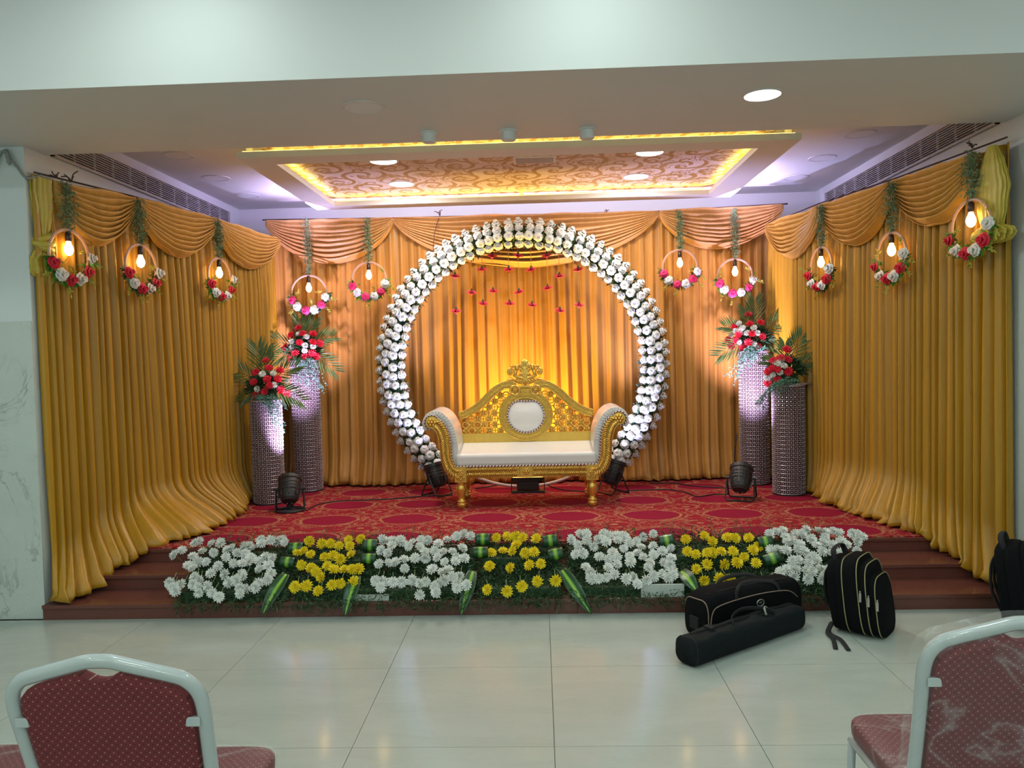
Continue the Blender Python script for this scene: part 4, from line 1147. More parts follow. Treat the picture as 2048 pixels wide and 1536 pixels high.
for bi, (kind, pts, org, sc, xr, label) in enumerate(beds):
    pa = bedpt(xr[0], 1190); pb = bedpt(xr[1], 1190)
    xm = (pa.x + pb.x) / 2; wx = (pb.x - pa.x)
    t = thing('flower_bed', label, 'flower bed', (xm, 4.72, .096), group='chrysanthemum beds on the steps')
    off = Vector(t.location)
    # foam trays stacked on the steps
    tr = MB()
    tr.box(xm - wx * .46, xm + wx * .46, 4.70, 4.96, .0962, .15); tr.box(xm - wx * .46, xm + wx * .46, 4.985, 5.28, .1892, .26)
    part(t, 'foam_tray', tr, 'green_dark', world=True)
    mb, mb2, stm = MB(), MB(), MB()
    for k in range(6500):
        fx = random.uniform(-.5, .5)
        fy = random.uniform(.0, 1.0)
        p = BP1.lerp(BP0, fy); p.x = xm + fx * wx * .97
        p += BN * random.uniform(-.07, -.005)
        if fy > .9: p.z += random.uniform(0, .05)
        if fy < .06: p += Vector((0, -.01, random.uniform(-.035, .0)))
        sty = .10 if p.y < 4.985 else (.193 if p.y < 5.315 else .285)
        if p.y >= 4.66: p.z = max(p.z, sty + .008)
        d = Vector((random.gauss(0, .7), -.5 + random.gauss(0, .5), random.gauss(0, .6)))
        (mb if k % 5 else mb2).leaf(p, d, rvec(), random.uniform(.025, .05), random.uniform(.004, .009))
    # upright fern tips behind and hanging wisps in front
    for k in range(24):
        b = BP0.copy(); b.x = xm + random.uniform(-.5, .5) * wx; b.z -= .02
        e = b + Vector((random.gauss(0, .03), random.uniform(-.03, .05), random.uniform(.05, .12)))
        for q in range(14):
            p = b.lerp(e, random.random()); mb2.leaf(p, (e - b).normalized() + rvec(.6), rvec(), random.uniform(.012, .026), random.uniform(.003, .006))
    for k in range(9):
        b = BP1.copy(); b.x = xm + random.uniform(-.48, .48) * wx; b.y = 4.635
        e = b + Vector((random.gauss(0, .02), -.005, -random.uniform(.03, .11)))
        for q in range(16):
            p = b.lerp(e, random.random()); mb2.leaf(p, (e - b).normalized() + rvec(.7), rvec(), random.uniform(.01, .024), random.uniform(.003, .006))
    part(t, 'foliage', mb, 'green_dark', world=True, kind='stuff')
    part(t, 'fern_tips', mb2, 'green_fern', world=True, kind='stuff')
    for i, (cx, cy) in enumerate(pts):
        px, py = org[0] + cx * sc, org[1] + cy * sc
        p = bedpt(px, py, random.uniform(.015, .045))
        nn = (BN * .8 + Vector((random.gauss(0, .3), -.5 + random.gauss(0, .25), random.gauss(0, .3)))).normalized()
        low = py > 1150
        if low: nn = (nn + Vector((0, -.3, -.35))).normalized()
        me = (MUM_W if kind == 'w' else MUM_Y)[i % 3]
        link('chrysanthemum', me, t, p - off, face(nn), random.uniform(.030, .038) if kind == 'w' else random.uniform(.032, .039))
        bs = p - nn * .02; e = bs + Vector((random.gauss(0, .01), .06, .05 if low else -.05))
        stm.tube([bs, e], .002, 4)
    part(t, 'stalks', stm, 'stalk', world=True, kind='stuff')
    if bi in BLD:
        for (px, py, w, r, tl_) in BLD[bi][0]: drac_loop(t, px, py, w, r, tl_)
        for (a, b) in BLD[bi][1]: drac_blade(t, a, b, .085)
# white foam boards peeping out on the first step
for (x0, x1, y0, y1, lb) in [(1282, 1368, 1168, 1191, 'white foam board under the white flower bed beside the duffel bag'), (706, 778, 1189, 1201, 'white foam board under the left yellow and white beds')]:
    a = on_y(x0, y1, 4.668); b = on_y(x1, y0, 4.668)
    o = link('foam_board', MB().box(a.x, b.x, 4.662, 4.676, .0965, b.z).mesh('foam_board', 'foam')); tag(o, lb, 'foam board')
# ================================================================== throne sofa
SX, SY, SZ = -.132, 6.50, STAGE + .006
sofa = thing('sofa', 'gold carved throne sofa with white leather seat on the stage', 'sofa', (SX, SY, SZ))
def V(x, y, z): return Vector((SX + x, y, z))
def band(mb, path, w, y0, y1, closed=False):
    """flat band of width w along an XZ path, y0..y1 deep"""
    n = len(path); vs_, fs = [], []
    for i, (x, z) in enumerate(path):
        a = path[(i - 1) % n] if (closed or i) else path[i]
        b = path[(i + 1) % n] if (closed or i < n - 1) else path[i]
        tx, tz = b[0] - a[0], b[1] - a[1]; l = math.hypot(tx, tz) or 1
        nx, nz = -tz / l, tx / l
        ww = (w[i] if isinstance(w, list) else w) / 2
        for (s, y) in ((1, y0), (-1, y0), (-1, y1), (1, y1)):
            vs_.append(V(x + nx * ww * s, y, z + nz * ww * s))
    m = n if closed else n - 1
    for i in range(m):
        j = (i + 1) % n
        for k in range(4):
            l = (k + 1) % 4
            fs.append((i * 4 + k, i * 4 + l, j * 4 + l, j * 4 + k))
    if not closed: fs += [(0, 3, 2, 1), tuple((n - 1) * 4 + k for k in range(4))]
    mb.add(vs_, fs); return mb
def path2(pts, k=6, closed=False):
    return [(p.x, p.z) for p in smooth_path([Vector((x, 0, z)) for x, z in pts], k, closed)]
def along(path, step, closed=False):
    out = []; acc = 0; P = path + ([path[0]] if closed else [])
    for a, b in zip(P, P[1:]):
        l = math.hypot(b[0] - a[0], b[1] - a[1])
        while acc < l:
            f = acc / l; out.append((a[0] + (b[0] - a[0]) * f, a[1] + (b[1] - a[1]) * f, (b[0] - a[0]) / l, (b[1] - a[1]) / l)); acc += step
        acc -= l
    return out
def ridges(mb, path, step, w, y, r, slant=.8, sides=(-1, 1), closed=False, inner=.08):
    for (x, z, tx, tz) in along(path, step, closed):
        nx, nz = -tz, tx
        for s in sides:
            a = V(x + nx * s * w * inner, y, z + nz * s * w * inner)
            b = V(x + nx * s * w * .44 + tx * w * .44 * slant, y, z + nz * s * w * .44 + tz * w * .44 * slant)
            mb.tube([a, (a + b) / 2 + Vector((0, -r * .5, 0)), b], [r, r * 1.1, r * .6], 5)
def edge_bead(mb, path, w, y, r, closed=False):
    for s in (-1, 1):
        pts = []
        n = len(path)
        for i, (x, z) in enumerate(path):
            a = path[(i - 1) % n] if (closed or i) else path[i]; b = path[(i + 1) % n] if (closed or i < n - 1) else path[i]
            tx, tz = b[0] - a[0], b[1] - a[1]; l = math.hypot(tx, tz) or 1
            pts.append(V(x - tz / l * w / 2 * s, y, z + tx / l * w / 2 * s))
        mb.tube(pts, r, 6, closed)
def rosette(mb, x, y, z, r):
    for k in range(6):
        a = 2 * PI * k / 6
        mb.ball(V(x + r * .62 * math.cos(a), y, z + r * .62 * math.sin(a)), r * .40, 6, 5, (1, .5, 1))
    mb.ball(V(x, y - r * .1, z), r * .34, 8, 6, (1, .8, 1))
# legs
legp = [(.030, .0), (.036, .02), (.040, .035), (.036, .042), (.028, .046), (.040, .056), (.038, .064), (.026, .072), (.030, .095), (.039, .135), (.043, .165), (.040, .19), (.030, .205), (.036, .212), (.036, .222), (.030, .226)]
for x in (-.56, .56):
    for y in (6.55, 7.0):
        o = part(sofa, 'leg', MB().lathe(legp, 18, Matrix.Translation(V(x, y, SZ))), 'gold', True, True)
        cv = MB()
        for k in range(6):
            a = 2 * PI * k / 6
            cv.tube(smooth_path([V(x + .034 * math.cos(a), y + .034 * math.sin(a), SZ + .115), V(x + .044 * math.cos(a + .15), y + .044 * math.sin(a + .15), SZ + .155), V(x + .036 * math.cos(a), y + .036 * math.sin(a), SZ + .2)], 4), .004, 5)
        c = link('leg_carving', cv.mesh('leg_carving', 'gold', True, Vector(sofa.location)), o)
    b = MB().box(SX + x - .052, SX + x + .052, 6.498, 6.602, SZ + .226, .652)
    o = part(sofa, 'leg_block', b, 'gold', world=True, bevel=.004)
    cv = MB(); rosette(cv, x, 6.496, .585, .026)
    for k in range(5):
        a = PI + PI * (k + .5) / 5
        cv.tube([V(x + .012 * math.cos(a), 6.495, .562 + .012 * math.sin(a)), V(x + .042 * math.cos(a), 6.495, .562 + .034 * math.sin(a))], [.003, .007], 5)
    link('block_rosette', cv.mesh('block_rosette', 'gold', True, Vector(sofa.location)), o)
    part(sofa, 'leg_block', MB().box(SX + x - .045, SX + x + .045, 6.95, 7.04, SZ + .226, .652), 'gold', world=True, bevel=.004)
# rails
o = part(sofa, 'front_rail', MB().box(SX - .51, SX + .51, 6.508, 6.55, .550, .642), 'gold', world=True, bevel=.003)
cv = MB()
for zc in (.575, .618):
    for sg in (-1, 1):
        pth = [(sg * .075, zc), (sg * .505, zc)]
        for (x, z, tx, tz) in along(pth, .0165):
            cv.tube([V(x - .012, 6.506, z - .015), V(x + .012, 6.504, z + .015)], [.0062, .0070], 5)
for z in (.553, .597, .640):
    cv.tube([V(-.51, 6.506, z), V(.51, 6.506, z)], .0045, 6)
link('rail_carving', cv.mesh('rail_carving', 'gold', True, Vector(sofa.location)), o)
o = part(sofa, 'centre_block', MB().box(SX - .055, SX + .055, 6.50, 6.55, .548, .646), 'gold', world=True, bevel=.004)
cv = MB(); rosette(cv, 0, 6.498, .598, .03)
link('block_rosette', cv.mesh('block_rosette', 'gold', True, Vector(sofa.location)), o)
for s in (-1, 1):
    part(sofa, 'side_rail', MB().box(SX + s * .58 - .02, SX + s * .58 + .02, 6.6, 6.96, .555, .642), 'gold', world=True)
part(sofa, 'rear_rail', MB().box(SX - .52, SX + .52, 6.985, 7.02, .56, .83), 'gold', world=True)
# seat
def sbox(mb, c, s, e=.22, nu=40, nv=20, uvs=False):
    """super-ellipsoid cushion"""
    def sg(v, p): return math.copysign(abs(v) ** p, v)
    def fn(u, v):
        a = 2 * PI * u - PI; b = PI * v - PI / 2
        return Vector((c[0] + s[0] * sg(math.cos(b), e) * sg(math.cos(a), e), c[1] + s[1] * sg(math.cos(b), e) * sg(math.sin(a), e), c[2] + s[2] * sg(math.sin(b), .5)))
    k = len(mb.v); mb.grid(fn, nu, nv, True)
    if uvs:
        for i, f in enumerate(mb.f):
            mb.uv[i] = [(mb.v[j].x, mb.v[j].y + .7 * mb.v[j].z) for j in f]
    return mb
_sb = MB().box(SX - .600, SX + .600, 6.512, 6.985, .645, .752)
for _p in _sb.v:
    if _p.y > 6.9 and _p.z > .7: _p.z += .05
seat = part(sofa, 'seat_cushion', _sb, 'leather', world=True, bevel=.028, seg=4)
part(sofa, 'seat_piping', MB().tube([V(-.60 + 1.2 * k / 60, 6.506, .648) for k in range(61)], .0085, 8, uvlen=.028), 'twist', True, True)
# arms
gold_path = path2([(.565, .585), (.615, .60), (.655, .645), (.678, .72), (.684, .80), (.690, .88), (.708, .945), (.742, 1.0), (.785, 1.03)])
pad_path = path2([(.600, .66), (.604, .76), (.612, .86), (.630, .95), (.662, 1.02), (.712, 1.078), (.768, 1.098), (.818, 1.082), (.846, 1.04), (.848, .995), (.832, .968)])
for s in (-1, 1):
    gp = [(x * s, z) for x, z in gold_path]; pp = [(x * s, z) for x, z in pad_path]
    n = len(pp)
    pad = MB(); band(pad, pp, [.060] * (n - 3) + [.055, .045, .03], 6.535, 7.03)
    po = part(sofa, 'arm_pad', pad, 'leather', world=True, bevel=.02, seg=3)
    # gathered pleats on the front edge of the roll
    pl = MB()
    for (x, z, tx, tz) in along(pp[12:], .024):
        pl.tube([V(x + tz * .024 * s * -1, 6.531, z - tx * .024 * s * -1), V(x + tz * -.02 * s * -1, 6.529, z - tx * -.02 * s * -1)], [.002, .004], 4)
    link('pleats', pl.mesh('pleats', 'leather', True, Vector(sofa.location)), po)
    inner = MB()
    poly = [(x * s, z) for x, z in pad_path[:46]] + [(x * s, z) for x, z in reversed(gold_path[6:])]
    for (y0, nm) in ((6.505, 'arm_scroll'), (7.0, 'arm_scroll')):
        g = MB(); band(g, gp, [.05 + .045 * min(1, k / 10) for k in range(len(gp))], y0, y0 + .04)
        g.lathe([(.052, 0), (.056, .01), (.056, .04), (.0, .04)], 24, Matrix.Translation(V(s * .793, y0 - .004, 1.03)) @ Matrix.Rotation(-PI / 2, 4, 'X'), cap=False)
        g.lathe([(.0001, -.002), (.052, 0)], 24, Matrix.Translation(V(s * .793, y0 - .004, 1.03)) @ Matrix.Rotation(-PI / 2, 4, 'X'), cap=False)
        so = part(sofa, nm, g, 'gold', world=True)
        if y0 < 6.6:
            cv = MB(); ridges(cv, gp[3:], .0185, .098, y0 - .003, .0078, -.9)
            cv.tube([V(x, y0 - .001, z) for x, z in gp], .004, 5)
            rosette(cv, s * .793, y0 - .006, 1.03, .04)
            link('scroll_carving', cv.mesh('scroll_carving', 'gold', True, Vector(sofa.location)), so)
    # filled side behind the scroll
    fillp = MB(); band(fillp, gp[4:], .07, 6.55, 6.99); part(sofa, 'arm_panel', fillp, 'gold', world=True)
    tw = MB()
    pin = [(x - (.05 * s), z) for x, z in gp[6:42]]
    edge = []
    for i, (x, z) in enumerate(gp[5:]):
        a = gp[5:][max(0, i - 1)]; b = gp[5:][min(len(gp) - 6, i + 1)]
        tx, tz = b[0] - a[0], b[1] - a[1]; l = math.hypot(tx, tz) or 1
        edge.append((x + tz / l * .052 * -1 * (-s) * -1, z - tx / l * .052 * -1 * (-s) * -1))
    e1 = [V(x + (gx - x) * 0, 6.512, z) for (x, z), (gx, gz) in zip(edge, gp[5:])]
    rim = [V(s * .793 + .062 * math.cos(a) * s, 6.512, 1.03 + .062 * math.sin(a)) for a in [PI * (.85 - .09 * k) for k in range(16)]]
    tw.tube(e1[:-6] + rim, .0065, 6, uvlen=.026)
    part(sofa, 'arm_piping', tw, 'twist', True, True)
# backrest
YBK = 6.985
rail = path2([(.605, 1.045), (.53, 1.072), (.45, 1.115), (.37, 1.182), (.29, 1.258), (.21, 1.308), (.14, 1.320), (.092, 1.302)])
part(sofa, 'back_bottom_rail', MB().box(SX - .585, SX + .585, YBK - .012, YBK + .03, .75, .882), 'gold', world=True, bevel=.003)
for s in (-1, 1):
    rp_ = [(x * s, z) for x, z in rail]
    o = part(sofa, 'top_rail', band(MB(), rp_, .066, YBK - .02, YBK + .03), 'gold', world=True)
    cv = MB(); edge_bead(cv, rp_, .062, YBK - .022, .005); cv.tube([V(x, YBK - .022, z) for x, z in rp_], .004, 5)
    for off in (-.016, .016):
        for (x, z, tx, tz) in along(rp_, .0135):
            nx, nz = -tz, tx
            cx, cz = x + nx * off, z + nz * off
            cv.tube([V(cx - tx * .006 - nx * .009, YBK - .022, cz - tz * .006 - nz * .009), V(cx + tx * .006 + nx * .009, YBK - .023, cz + tz * .006 + nz * .009)], .0034, 4)
    link('rail_carving', cv.mesh('rail_carving', 'gold', True, Vector(sofa.location)), o)
    v = MB(); Mv = Matrix.Translation(V(s * .093, YBK - .03, 1.268)) @ Matrix.Rotation(-PI / 2, 4, 'X')
    v.lathe([(.0001, -.004), (.034, -.002), (.036, -.008), (.046, -.008), (.052, 0), (.054, .05)], 26, Mv, cap=False)
    vo = part(sofa, 'volute', v, 'gold', True, True)
    cv = MB()
    for k in range(6):
        a = PI * k / 6
        cv.tube([V(s * .093 - .03 * math.cos(a), YBK - .036, 1.268 - .03 * math.sin(a)), V(s * .093 + .03 * math.cos(a), YBK - .036, 1.268 + .03 * math.sin(a))], .003, 4)
    cv.ball(V(s * .093, YBK - .038, 1.268), .008)
    link('volute_carving', cv.mesh('volute_carving', 'gold', True, Vector(sofa.location)), vo)
fl_ = MB()
for k in range(7):
    fl_.tube([V(-.036 + .012 * k, YBK - .012, 1.225), V(-.036 + .012 * k, YBK - .018, 1.295)], .006, 6)
fl_.box(SX - .045, SX + .045, YBK - .008, YBK + .03, 1.215, 1.31)
part(sofa, 'fluted_keystone', fl_, 'gold', world=True)
MC, MRX, MRZ = 1.040, .205, .195
ell = [(MRX * math.cos(2 * PI * k / 72), MC + MRZ * math.sin(2 * PI * k / 72)) for k in range(72)]
o = part(sofa, 'medallion_frame', band(MB(), ell, .078, YBK - .022, YBK + .03, True), 'gold', world=True)
cv = MB(); edge_bead(cv, ell, .074, YBK - .024, .005, True); cv.tube([V(x, YBK - .024, z) for x, z in ell], .004, 5, True)
for off in (-.018, .018):
    for (x, z, tx, tz) in along(ell, .0135, True):
        nx, nz = -tz, tx; cx, cz = x + nx * off, z + nz * off
        cv.tube([V(cx - tx * .006 - nx * .009, YBK - .024, cz - tz * .006 - nz * .009), V(cx + tx * .006 + nx * .009, YBK - .025, cz + tz * .006 + nz * .009)], .0034, 4)
link('frame_carving', cv.mesh('frame_carving', 'gold', True, Vector(sofa.location)), o)
def medp(a, k=1.0):
    r = 1.0
    x = .163 * math.cos(a) * k; z = .155 * math.sin(a) * k
    if z > .12 * k: z = .12 * k + (z - .12 * k) * .35 - .008 * k * math.exp(-(x / .04) ** 2)
    return x, z
md = MB()
def medfn(u, v):
    a = 2 * PI * u; x, z = medp(a, v if v > 0 else .0001)
    return V(x, YBK - .018 - .035 * (1 - v ** 2.6), MC + z)
md.grid(medfn, 48, 12, True)
md.f = [tuple(reversed(f)) for f in md.f]
part(sofa, 'medallion_cushion', md, 'leather', True, True)
part(sofa, 'medallion_back', MB().lathe([(.175, 0), (.175, .02)], 40, Matrix.Translation(V(0, YBK + .024, MC)) @ Matrix.Rotation(-PI / 2, 4, 'X')), 'gold', world=True)
part(sofa, 'medallion_piping', MB().tube([V(*(lambda q: (q[0], YBK - .024, MC + q[1]))(medp(2 * PI * k / 72, 1.02))) for k in range(72)], .0075, 8, True, uvlen=.026), 'twist', True, True)
# pierced lattice
def railz(x): 
    ax = abs(x)
    return interp(sorted([(px_, pz_) for px_, pz_ in rail]), ax)
sp_ = .0535
for s in (-1, 1):
    lat = MB()
    for i in range(1, 12):
        for j in range(0, 9):
            x = .585 - .008 - i * sp_ + sp_ * .5; z = .905 + j * sp_
            if x < .03: continue
            if z > railz(x) - .045 - .012: continue
            if (x / (MRX + .045)) ** 2 + ((z - MC) / (MRZ + .045)) ** 2 < 1: continue
            if (i + j) % 2 == 0:
                ring = [V(s * x + .029 * math.cos(2 * PI * k / 14), YBK + .005, z + .029 * math.sin(2 * PI * k / 14)) for k in range(14)]
                lat.tube(ring, .0066, 6, True)
            else:
                for k in range(4):
                    a = PI / 2 * k
                    lat.ball(V(s * x + .019 * math.cos(a), YBK + .004, z + .019 * math.sin(a)), .0125, 6, 5, (1, .6, 1))
                lat.ball(V(s * x, YBK - .002, z), .009, 6, 5)
                for k in range(4):
                    a = PI / 2 * k + PI / 4
                    lat.tube([V(s * x + .01 * math.cos(a), YBK + .005, z + .01 * math.sin(a)), V(s * x + .03 * math.cos(a), YBK + .005, z + .03 * math.sin(a))], .0045, 4)
    # tie bars that hold the pieces together
    for j in range(0, 7):
        z = .905 + j * sp_
        xs = [x for x in [.02 + .005 * q for q in range(113)] if z < railz(x) - .02 and (x / (MRX + .03)) ** 2 + ((z - MC) / (MRZ + .03)) ** 2 > 1]
        if xs: lat.tube([V(s * min(xs), YBK + .014, z), V(s * max(xs), YBK + .014, z)], .004, 4)
    for i in range(1, 11):
        x = .585 - .008 - i * sp_ + sp_ * .5
        lo = .885
        if x < MRX + .03: lo = None
        if lo: lat.tube([V(s * x, YBK + .014, lo), V(s * x, YBK + .014, railz(x) - .02)], .004, 4)
    part(sofa, 'pierced_panel', lat, 'gold', True, True)
# crest
cr = MB()
def leafball(x, z, ang, L, w, y=YBK - .004):
    Mx = Matrix.Translation(V(x, y, z)) @ Matrix.Rotation(-ang, 4, 'Y')
    b = MB().ball((0, 0, L * .5), 1.0, 8, 6, (w, .014, L * .5)); cr.add([Mx @ p for p in b.v], b.f)
for k in range(7):
    a = math.radians(-66 + 22 * k); leafball(0, 1.475, a, .078 - .008 * abs(k - 3), .016)
leafball(0, 1.30, 0, .2, .020); leafball(0, 1.42, 0, .07, .042)
for s in (-1, 1):
    leafball(s * .015, 1.31, s * .30, .17, .015); leafball(s * .02, 1.44, s * .85, .075, .020); leafball(s * .04, 1.33, s * .85, .10, .016)
    leafball(s * .05, 1.47, s * .5, .05, .018)
    cr.tube([V(s * x, YBK, z) for x, z in path2([(.02, 1.32), (.06, 1.36), (.085, 1.41), (.10, 1.455), (.125, 1.468), (.15, 1.45), (.148, 1.42), (.125, 1.415), (.118, 1.435)])], .011, 6, flat=1.0)
    cr.tube([V(s * x, YBK, z) for x, z in path2([(.03, 1.33), (.08, 1.345), (.13, 1.37), (.165, 1.345)])], .012, 6)
    cr.tube([V(s * x, YBK, z) for x, z in path2([(.035, 1.44), (.06, 1.475), (.085, 1.49), (.10, 1.475)])], .010, 6)
    rosette(cr, s * .133, YBK - .006, 1.437, .026)
    for k in range(4): leafball(s * (.06 + .028 * k), 1.335 + .008 * k, s * (.9 + .15 * k), .045, .011)
for s in (-1, 1):
    for (x, z, a, L_, w_) in [(.03, 1.385, .75, .11, .020), (.055, 1.40, 1.15, .09, .018), (.02, 1.36, 1.25, .14, .018), (.10, 1.385, .35, .075, .017), (.12, 1.47, .2, .03, .014), (.075, 1.43, .1, .075, .018), (.03, 1.505, .75, .05, .016)]:
        leafball(s * x, z, s * a, L_, w_)
leafball(0, 1.36, 0, .16, .034)
part(sofa, 'crest', cr, 'gold', True, True)

# ================================================================== stage lamps and cables
def par_can(x, y, aim, label, watt, col, spot=55, blend=.6, pz=.19, R=.092, round_base=False, lens='lens'):
    z0 = STAGE + .006
    t = thing('stage_light', label, 'stage light', (x, y, z0))
    A = (Vector(aim) - Vector((x, y, z0 + pz))).normalized()
    q = A.to_track_quat('Z', 'Y'); Mx = Matrix.Translation((0, 0, pz)) @ q.to_matrix().to_4x4()
    hd = Vector((A.x, A.y, 0)).normalized(); sd = Vector((-hd.y, hd.x, 0))
    part(t, 'housing', MB().lathe([(.02, -.125), (.058, -.122), (.074, -.10), (R - .006, -.055), (R, -.01), (R, .07), (R + .008, .075), (R + .008, .105), (R - .004, .105)], 24, Mx), 'black_plastic', False)
    part(t, 'lens', MB().lathe([(R - .006, .094), (R - .006, .1)], 24, Mx), lens)
    rb = MB()
    for k in range(8):
        a = 2 * PI * k / 8
        rb.box(R * .72, R + .004, -.004, .004, -.085, .06, Mx @ Matrix.Rotation(a, 4, 'Z'))
    for k in range(3): rb.lathe([(R + .003, -.03 + .03 * k), (R + .005, -.026 + .03 * k), (R + .003, -.022 + .03 * k)], 24, Mx, cap=False)
    part(t, 'cooling_ribs', rb, 'black_plastic')
    pb = MB(); pb.ball(Mx @ Vector((.02, -.03, -.122)), .007); pb.ball(Mx @ Vector((-.02, -.03, -.122)), .006)
    part(t, 'sockets', pb, 'zip_metal')
    for s in (-1, 1):
        part(t, 'yoke_knob', MB().tube([sd * s * (R + .002) + Vector((0, 0, pz)), sd * s * (R + .04) + Vector((0, 0, pz))], .014, 10), 'black_plastic')
    for e in ((.10, -.10) if not round_base else (.05, -.05)):
        w = R + .022
        pts = [sd * w + Vector((0, 0, pz)), sd * (w + .006) + hd * e * .8 + Vector((0, 0, .03)), sd * (w - .01) + hd * e + Vector((0, 0, .008)),
               -sd * (w - .01) + hd * e + Vector((0, 0, .008)), -sd * (w + .006) + hd * e * .8 + Vector((0, 0, .03)), -sd * w + Vector((0, 0, pz))]
        part(t, 'bracket_leg', MB().tube(pts, .0075, 6), 'black_metal')
    if round_base:
        part(t, 'base_ring', MB().tube([(.125 * math.cos(2 * PI * k / 28), .125 * math.sin(2 * PI * k / 28), .009) for k in range(28)], .009, 6, True), 'black_metal', True)
        part(t, 'base_stem', MB().lathe([(.05, .0), (.05, .012), (.03, .03), (.03, .1)], 14), 'black_metal')
    lamp('stage_lamp', 'SPOT', Vector((0, 0, pz)) + A * .125, watt, col, t, A, spot=math.radians(spot), blend=blend, radius=.06)
    return t
COOL = (0.50, 0.50, 1.0)
par_can(-2.187, 6.56, (-2.47, 7.70, 2.05), 'black stage light standing before the short left pillar', PAR_PILLAR_W, (.74, .58, 1.0), 56, 1.0, round_base=True)
par_can(1.722, 6.70, (2.15, 7.72, 1.95), 'black stage light standing before the tall right pillar', PAR_PILLAR_W, (.76, .60, 1.0), 56, 1.0)
par_can(-.99, 7.17, (-1.37, 7.40, 1.95), 'black stage light behind the left arm of the sofa', PAR_ARCH_W, COOL, 62, .9, pz=.2)
par_can(.66, 7.13, (1.02, 7.36, 1.60), 'black stage light behind the right arm of the sofa', PAR_ARCH_W, COOL, 78, .8, pz=.2)
t = thing('flood_light', 'low black flood light on the carpet under the sofa', 'flood light', (-.133, 7.24, STAGE + .006))
part(t, 'base_bar', MB().box(-.16, .16, -.05, .05, 0, .02), 'black_plastic', bevel=.003)
part(t, 'housing', MB().box(-.105, .105, -.045, .06, .03, .115), 'black_plastic', bevel=.008)
part(t, 'head', MB().box(-.15, .15, -.06, .07, .115, .15), 'black_plastic', bevel=.005)
for s in (-1, 1): part(t, 'bracket', MB().box(s * .155 - .004, s * .155 + .004, -.012, .012, .01, .14), 'black_metal')
part(t, 'lens', MB().box(-.14, .14, -.05, .06, .15, .153), 'flood_lens')
lamp('flood_lamp', 'SPOT', (0, .02, .17), FLOOD_W, (1.0, .66, .09), t, Vector((0, .50, 1)), spot=math.radians(105), blend=.9, radius=.07)
def floor_cord(pts, label, mat='cable', r=.0055):
    cord('cable', smooth_path([on_z(px, py, STAGE + .006 + r) for px, py in pts], 5), r, mat, label, 'cable')
floor_cord([(612, 1021), (640, 1008), (680, 1002), (730, 1000), (790, 997), (850, 992), (905, 990)], 'black cable lying on the carpet left of the sofa')
floor_cord([(1240, 982), (1290, 980), (1335, 979), (1372, 985), (1395, 993), (1425, 989), (1458, 988)], 'black cable winding over the carpet right of the sofa')
floor_cord([(1300, 966), (1345, 966), (1380, 971), (1420, 974), (1470, 977)], 'thin black cable along the back curtain hem on the right')
floor_cord([(950, 977), (985, 972), (1010, 966), (1030, 968)], 'thin black cable under the sofa, left of the flood light')
floor_cord([(1088, 966), (1105, 974), (1130, 980), (1170, 983)], 'thin black cable under the sofa, right of the flood light')
cord('cable', smooth_path([on_y(1474, 948, 7.42), on_y(1469, 915, 7.42), on_y(1471, 890, 7.44), on_y(1474, 868, 7.47)]), .006, 'cable', 'short black plug cable standing beside the tall right pillar', 'cable')

# ================================================================== bags on the floor
def txt(body, size, mat, M_, parent, name):
    c = bpy.data.curves.new(name, 'FONT'); c.body = body; c.size = size; c.align_x = 'CENTER'; c.align_y = 'CENTER'; c.extrude = .0006
    o = bpy.data.objects.new(name + '_tmp', c); COL.objects.link(o)
    dg = bpy.context.evaluated_depsgraph_get(); me = bpy.data.meshes.new_from_object(o.evaluated_get(dg))
    bpy.data.objects.remove(o); me.materials.clear(); me.materials.append(M[mat]); me.transform(M_)
    return link(name, me, parent)
def bag_frame(o, u):
    U = Vector((u[0], u[1], 0)).normalized(); N = Vector((-U.y, U.x, 0))
    return Matrix(((U.x, N.x, 0, o[0]), (U.y, N.y, 0, o[1]), (0, 0, 1, 0), (0, 0, 0, 1)))
# duffel bag: local x along the bag, y away from the front face
t = thing('duffel_bag', 'black duffel bag with tan piping lying before the flower beds', 'bag', (.885, 4.16, 0), math.atan2(.47, .88))
L, Wd, Hh = .70, .21, .245
def duf(u, v):
    # u around the section, v along the length
    a = 2 * PI * u
    c, s_ = math.cos(a), math.sin(a)
    y = Wd / 2 + math.copysign(abs(c) ** .45, c) * Wd / 2
    top = Hh * (1.0 + .06 * math.sin(PI * v) - .10 * max(0, .12 - v) / .12)
    z = top / 2 + math.copysign(abs(s_) ** .55, s_) * top / 2
    z += .012 * noise.noise((v * 4, y * 8, 3.3)) * (1 if s_ > 0 else 0)
    e = min(v, 1 - v)
    k = 1 - .10 * (1 - min(1, e / .05)) ** 2
    y = Wd / 2 + (y - Wd / 2) * k * (1 + .05 * noise.noise((v * 5, z * 9, 1.1))); z = .004 + z * (k if z > top * .5 else 1)
    return (L * v, y, z)
mb = MB().grid(duf, 40, 34, True)
n0 = 40
mb.f.append(tuple(range(n0 - 1, -1, -1))); mb.f.append(tuple(34 * 40 + k for k in range(40)))
part(t, 'body', mb, 'black_fabric', True)
def sec(v, lift=.002):
    return [Vector(duf(k / 40, v)) + Vector((0, 0, 0)) for k in range(40)]
part(t, 'end_piping', MB().tube(sec(.012), .0035, 5, True), 'piping_tan', True)
fp = smooth_path([(.02, .0, .01), (.015, -.004, .10), (.03, -.006, .17), (.08, -.004, .195), (.22, -.004, .21), (.40, -.004, .215), (.58, -.003, .20), (.66, .0, .15)], 6)
part(t, 'front_piping', MB().tube(fp, .0032, 5), 'piping_tan', True)
tp = smooth_path([(.04, .06, Hh + .0), (.2, .05, Hh + .012), (.4, .05, Hh + .016), (.62, .05, Hh + .006)], 6)
part(t, 'zip', MB().tube(tp, .004, 5), 'strap', True)
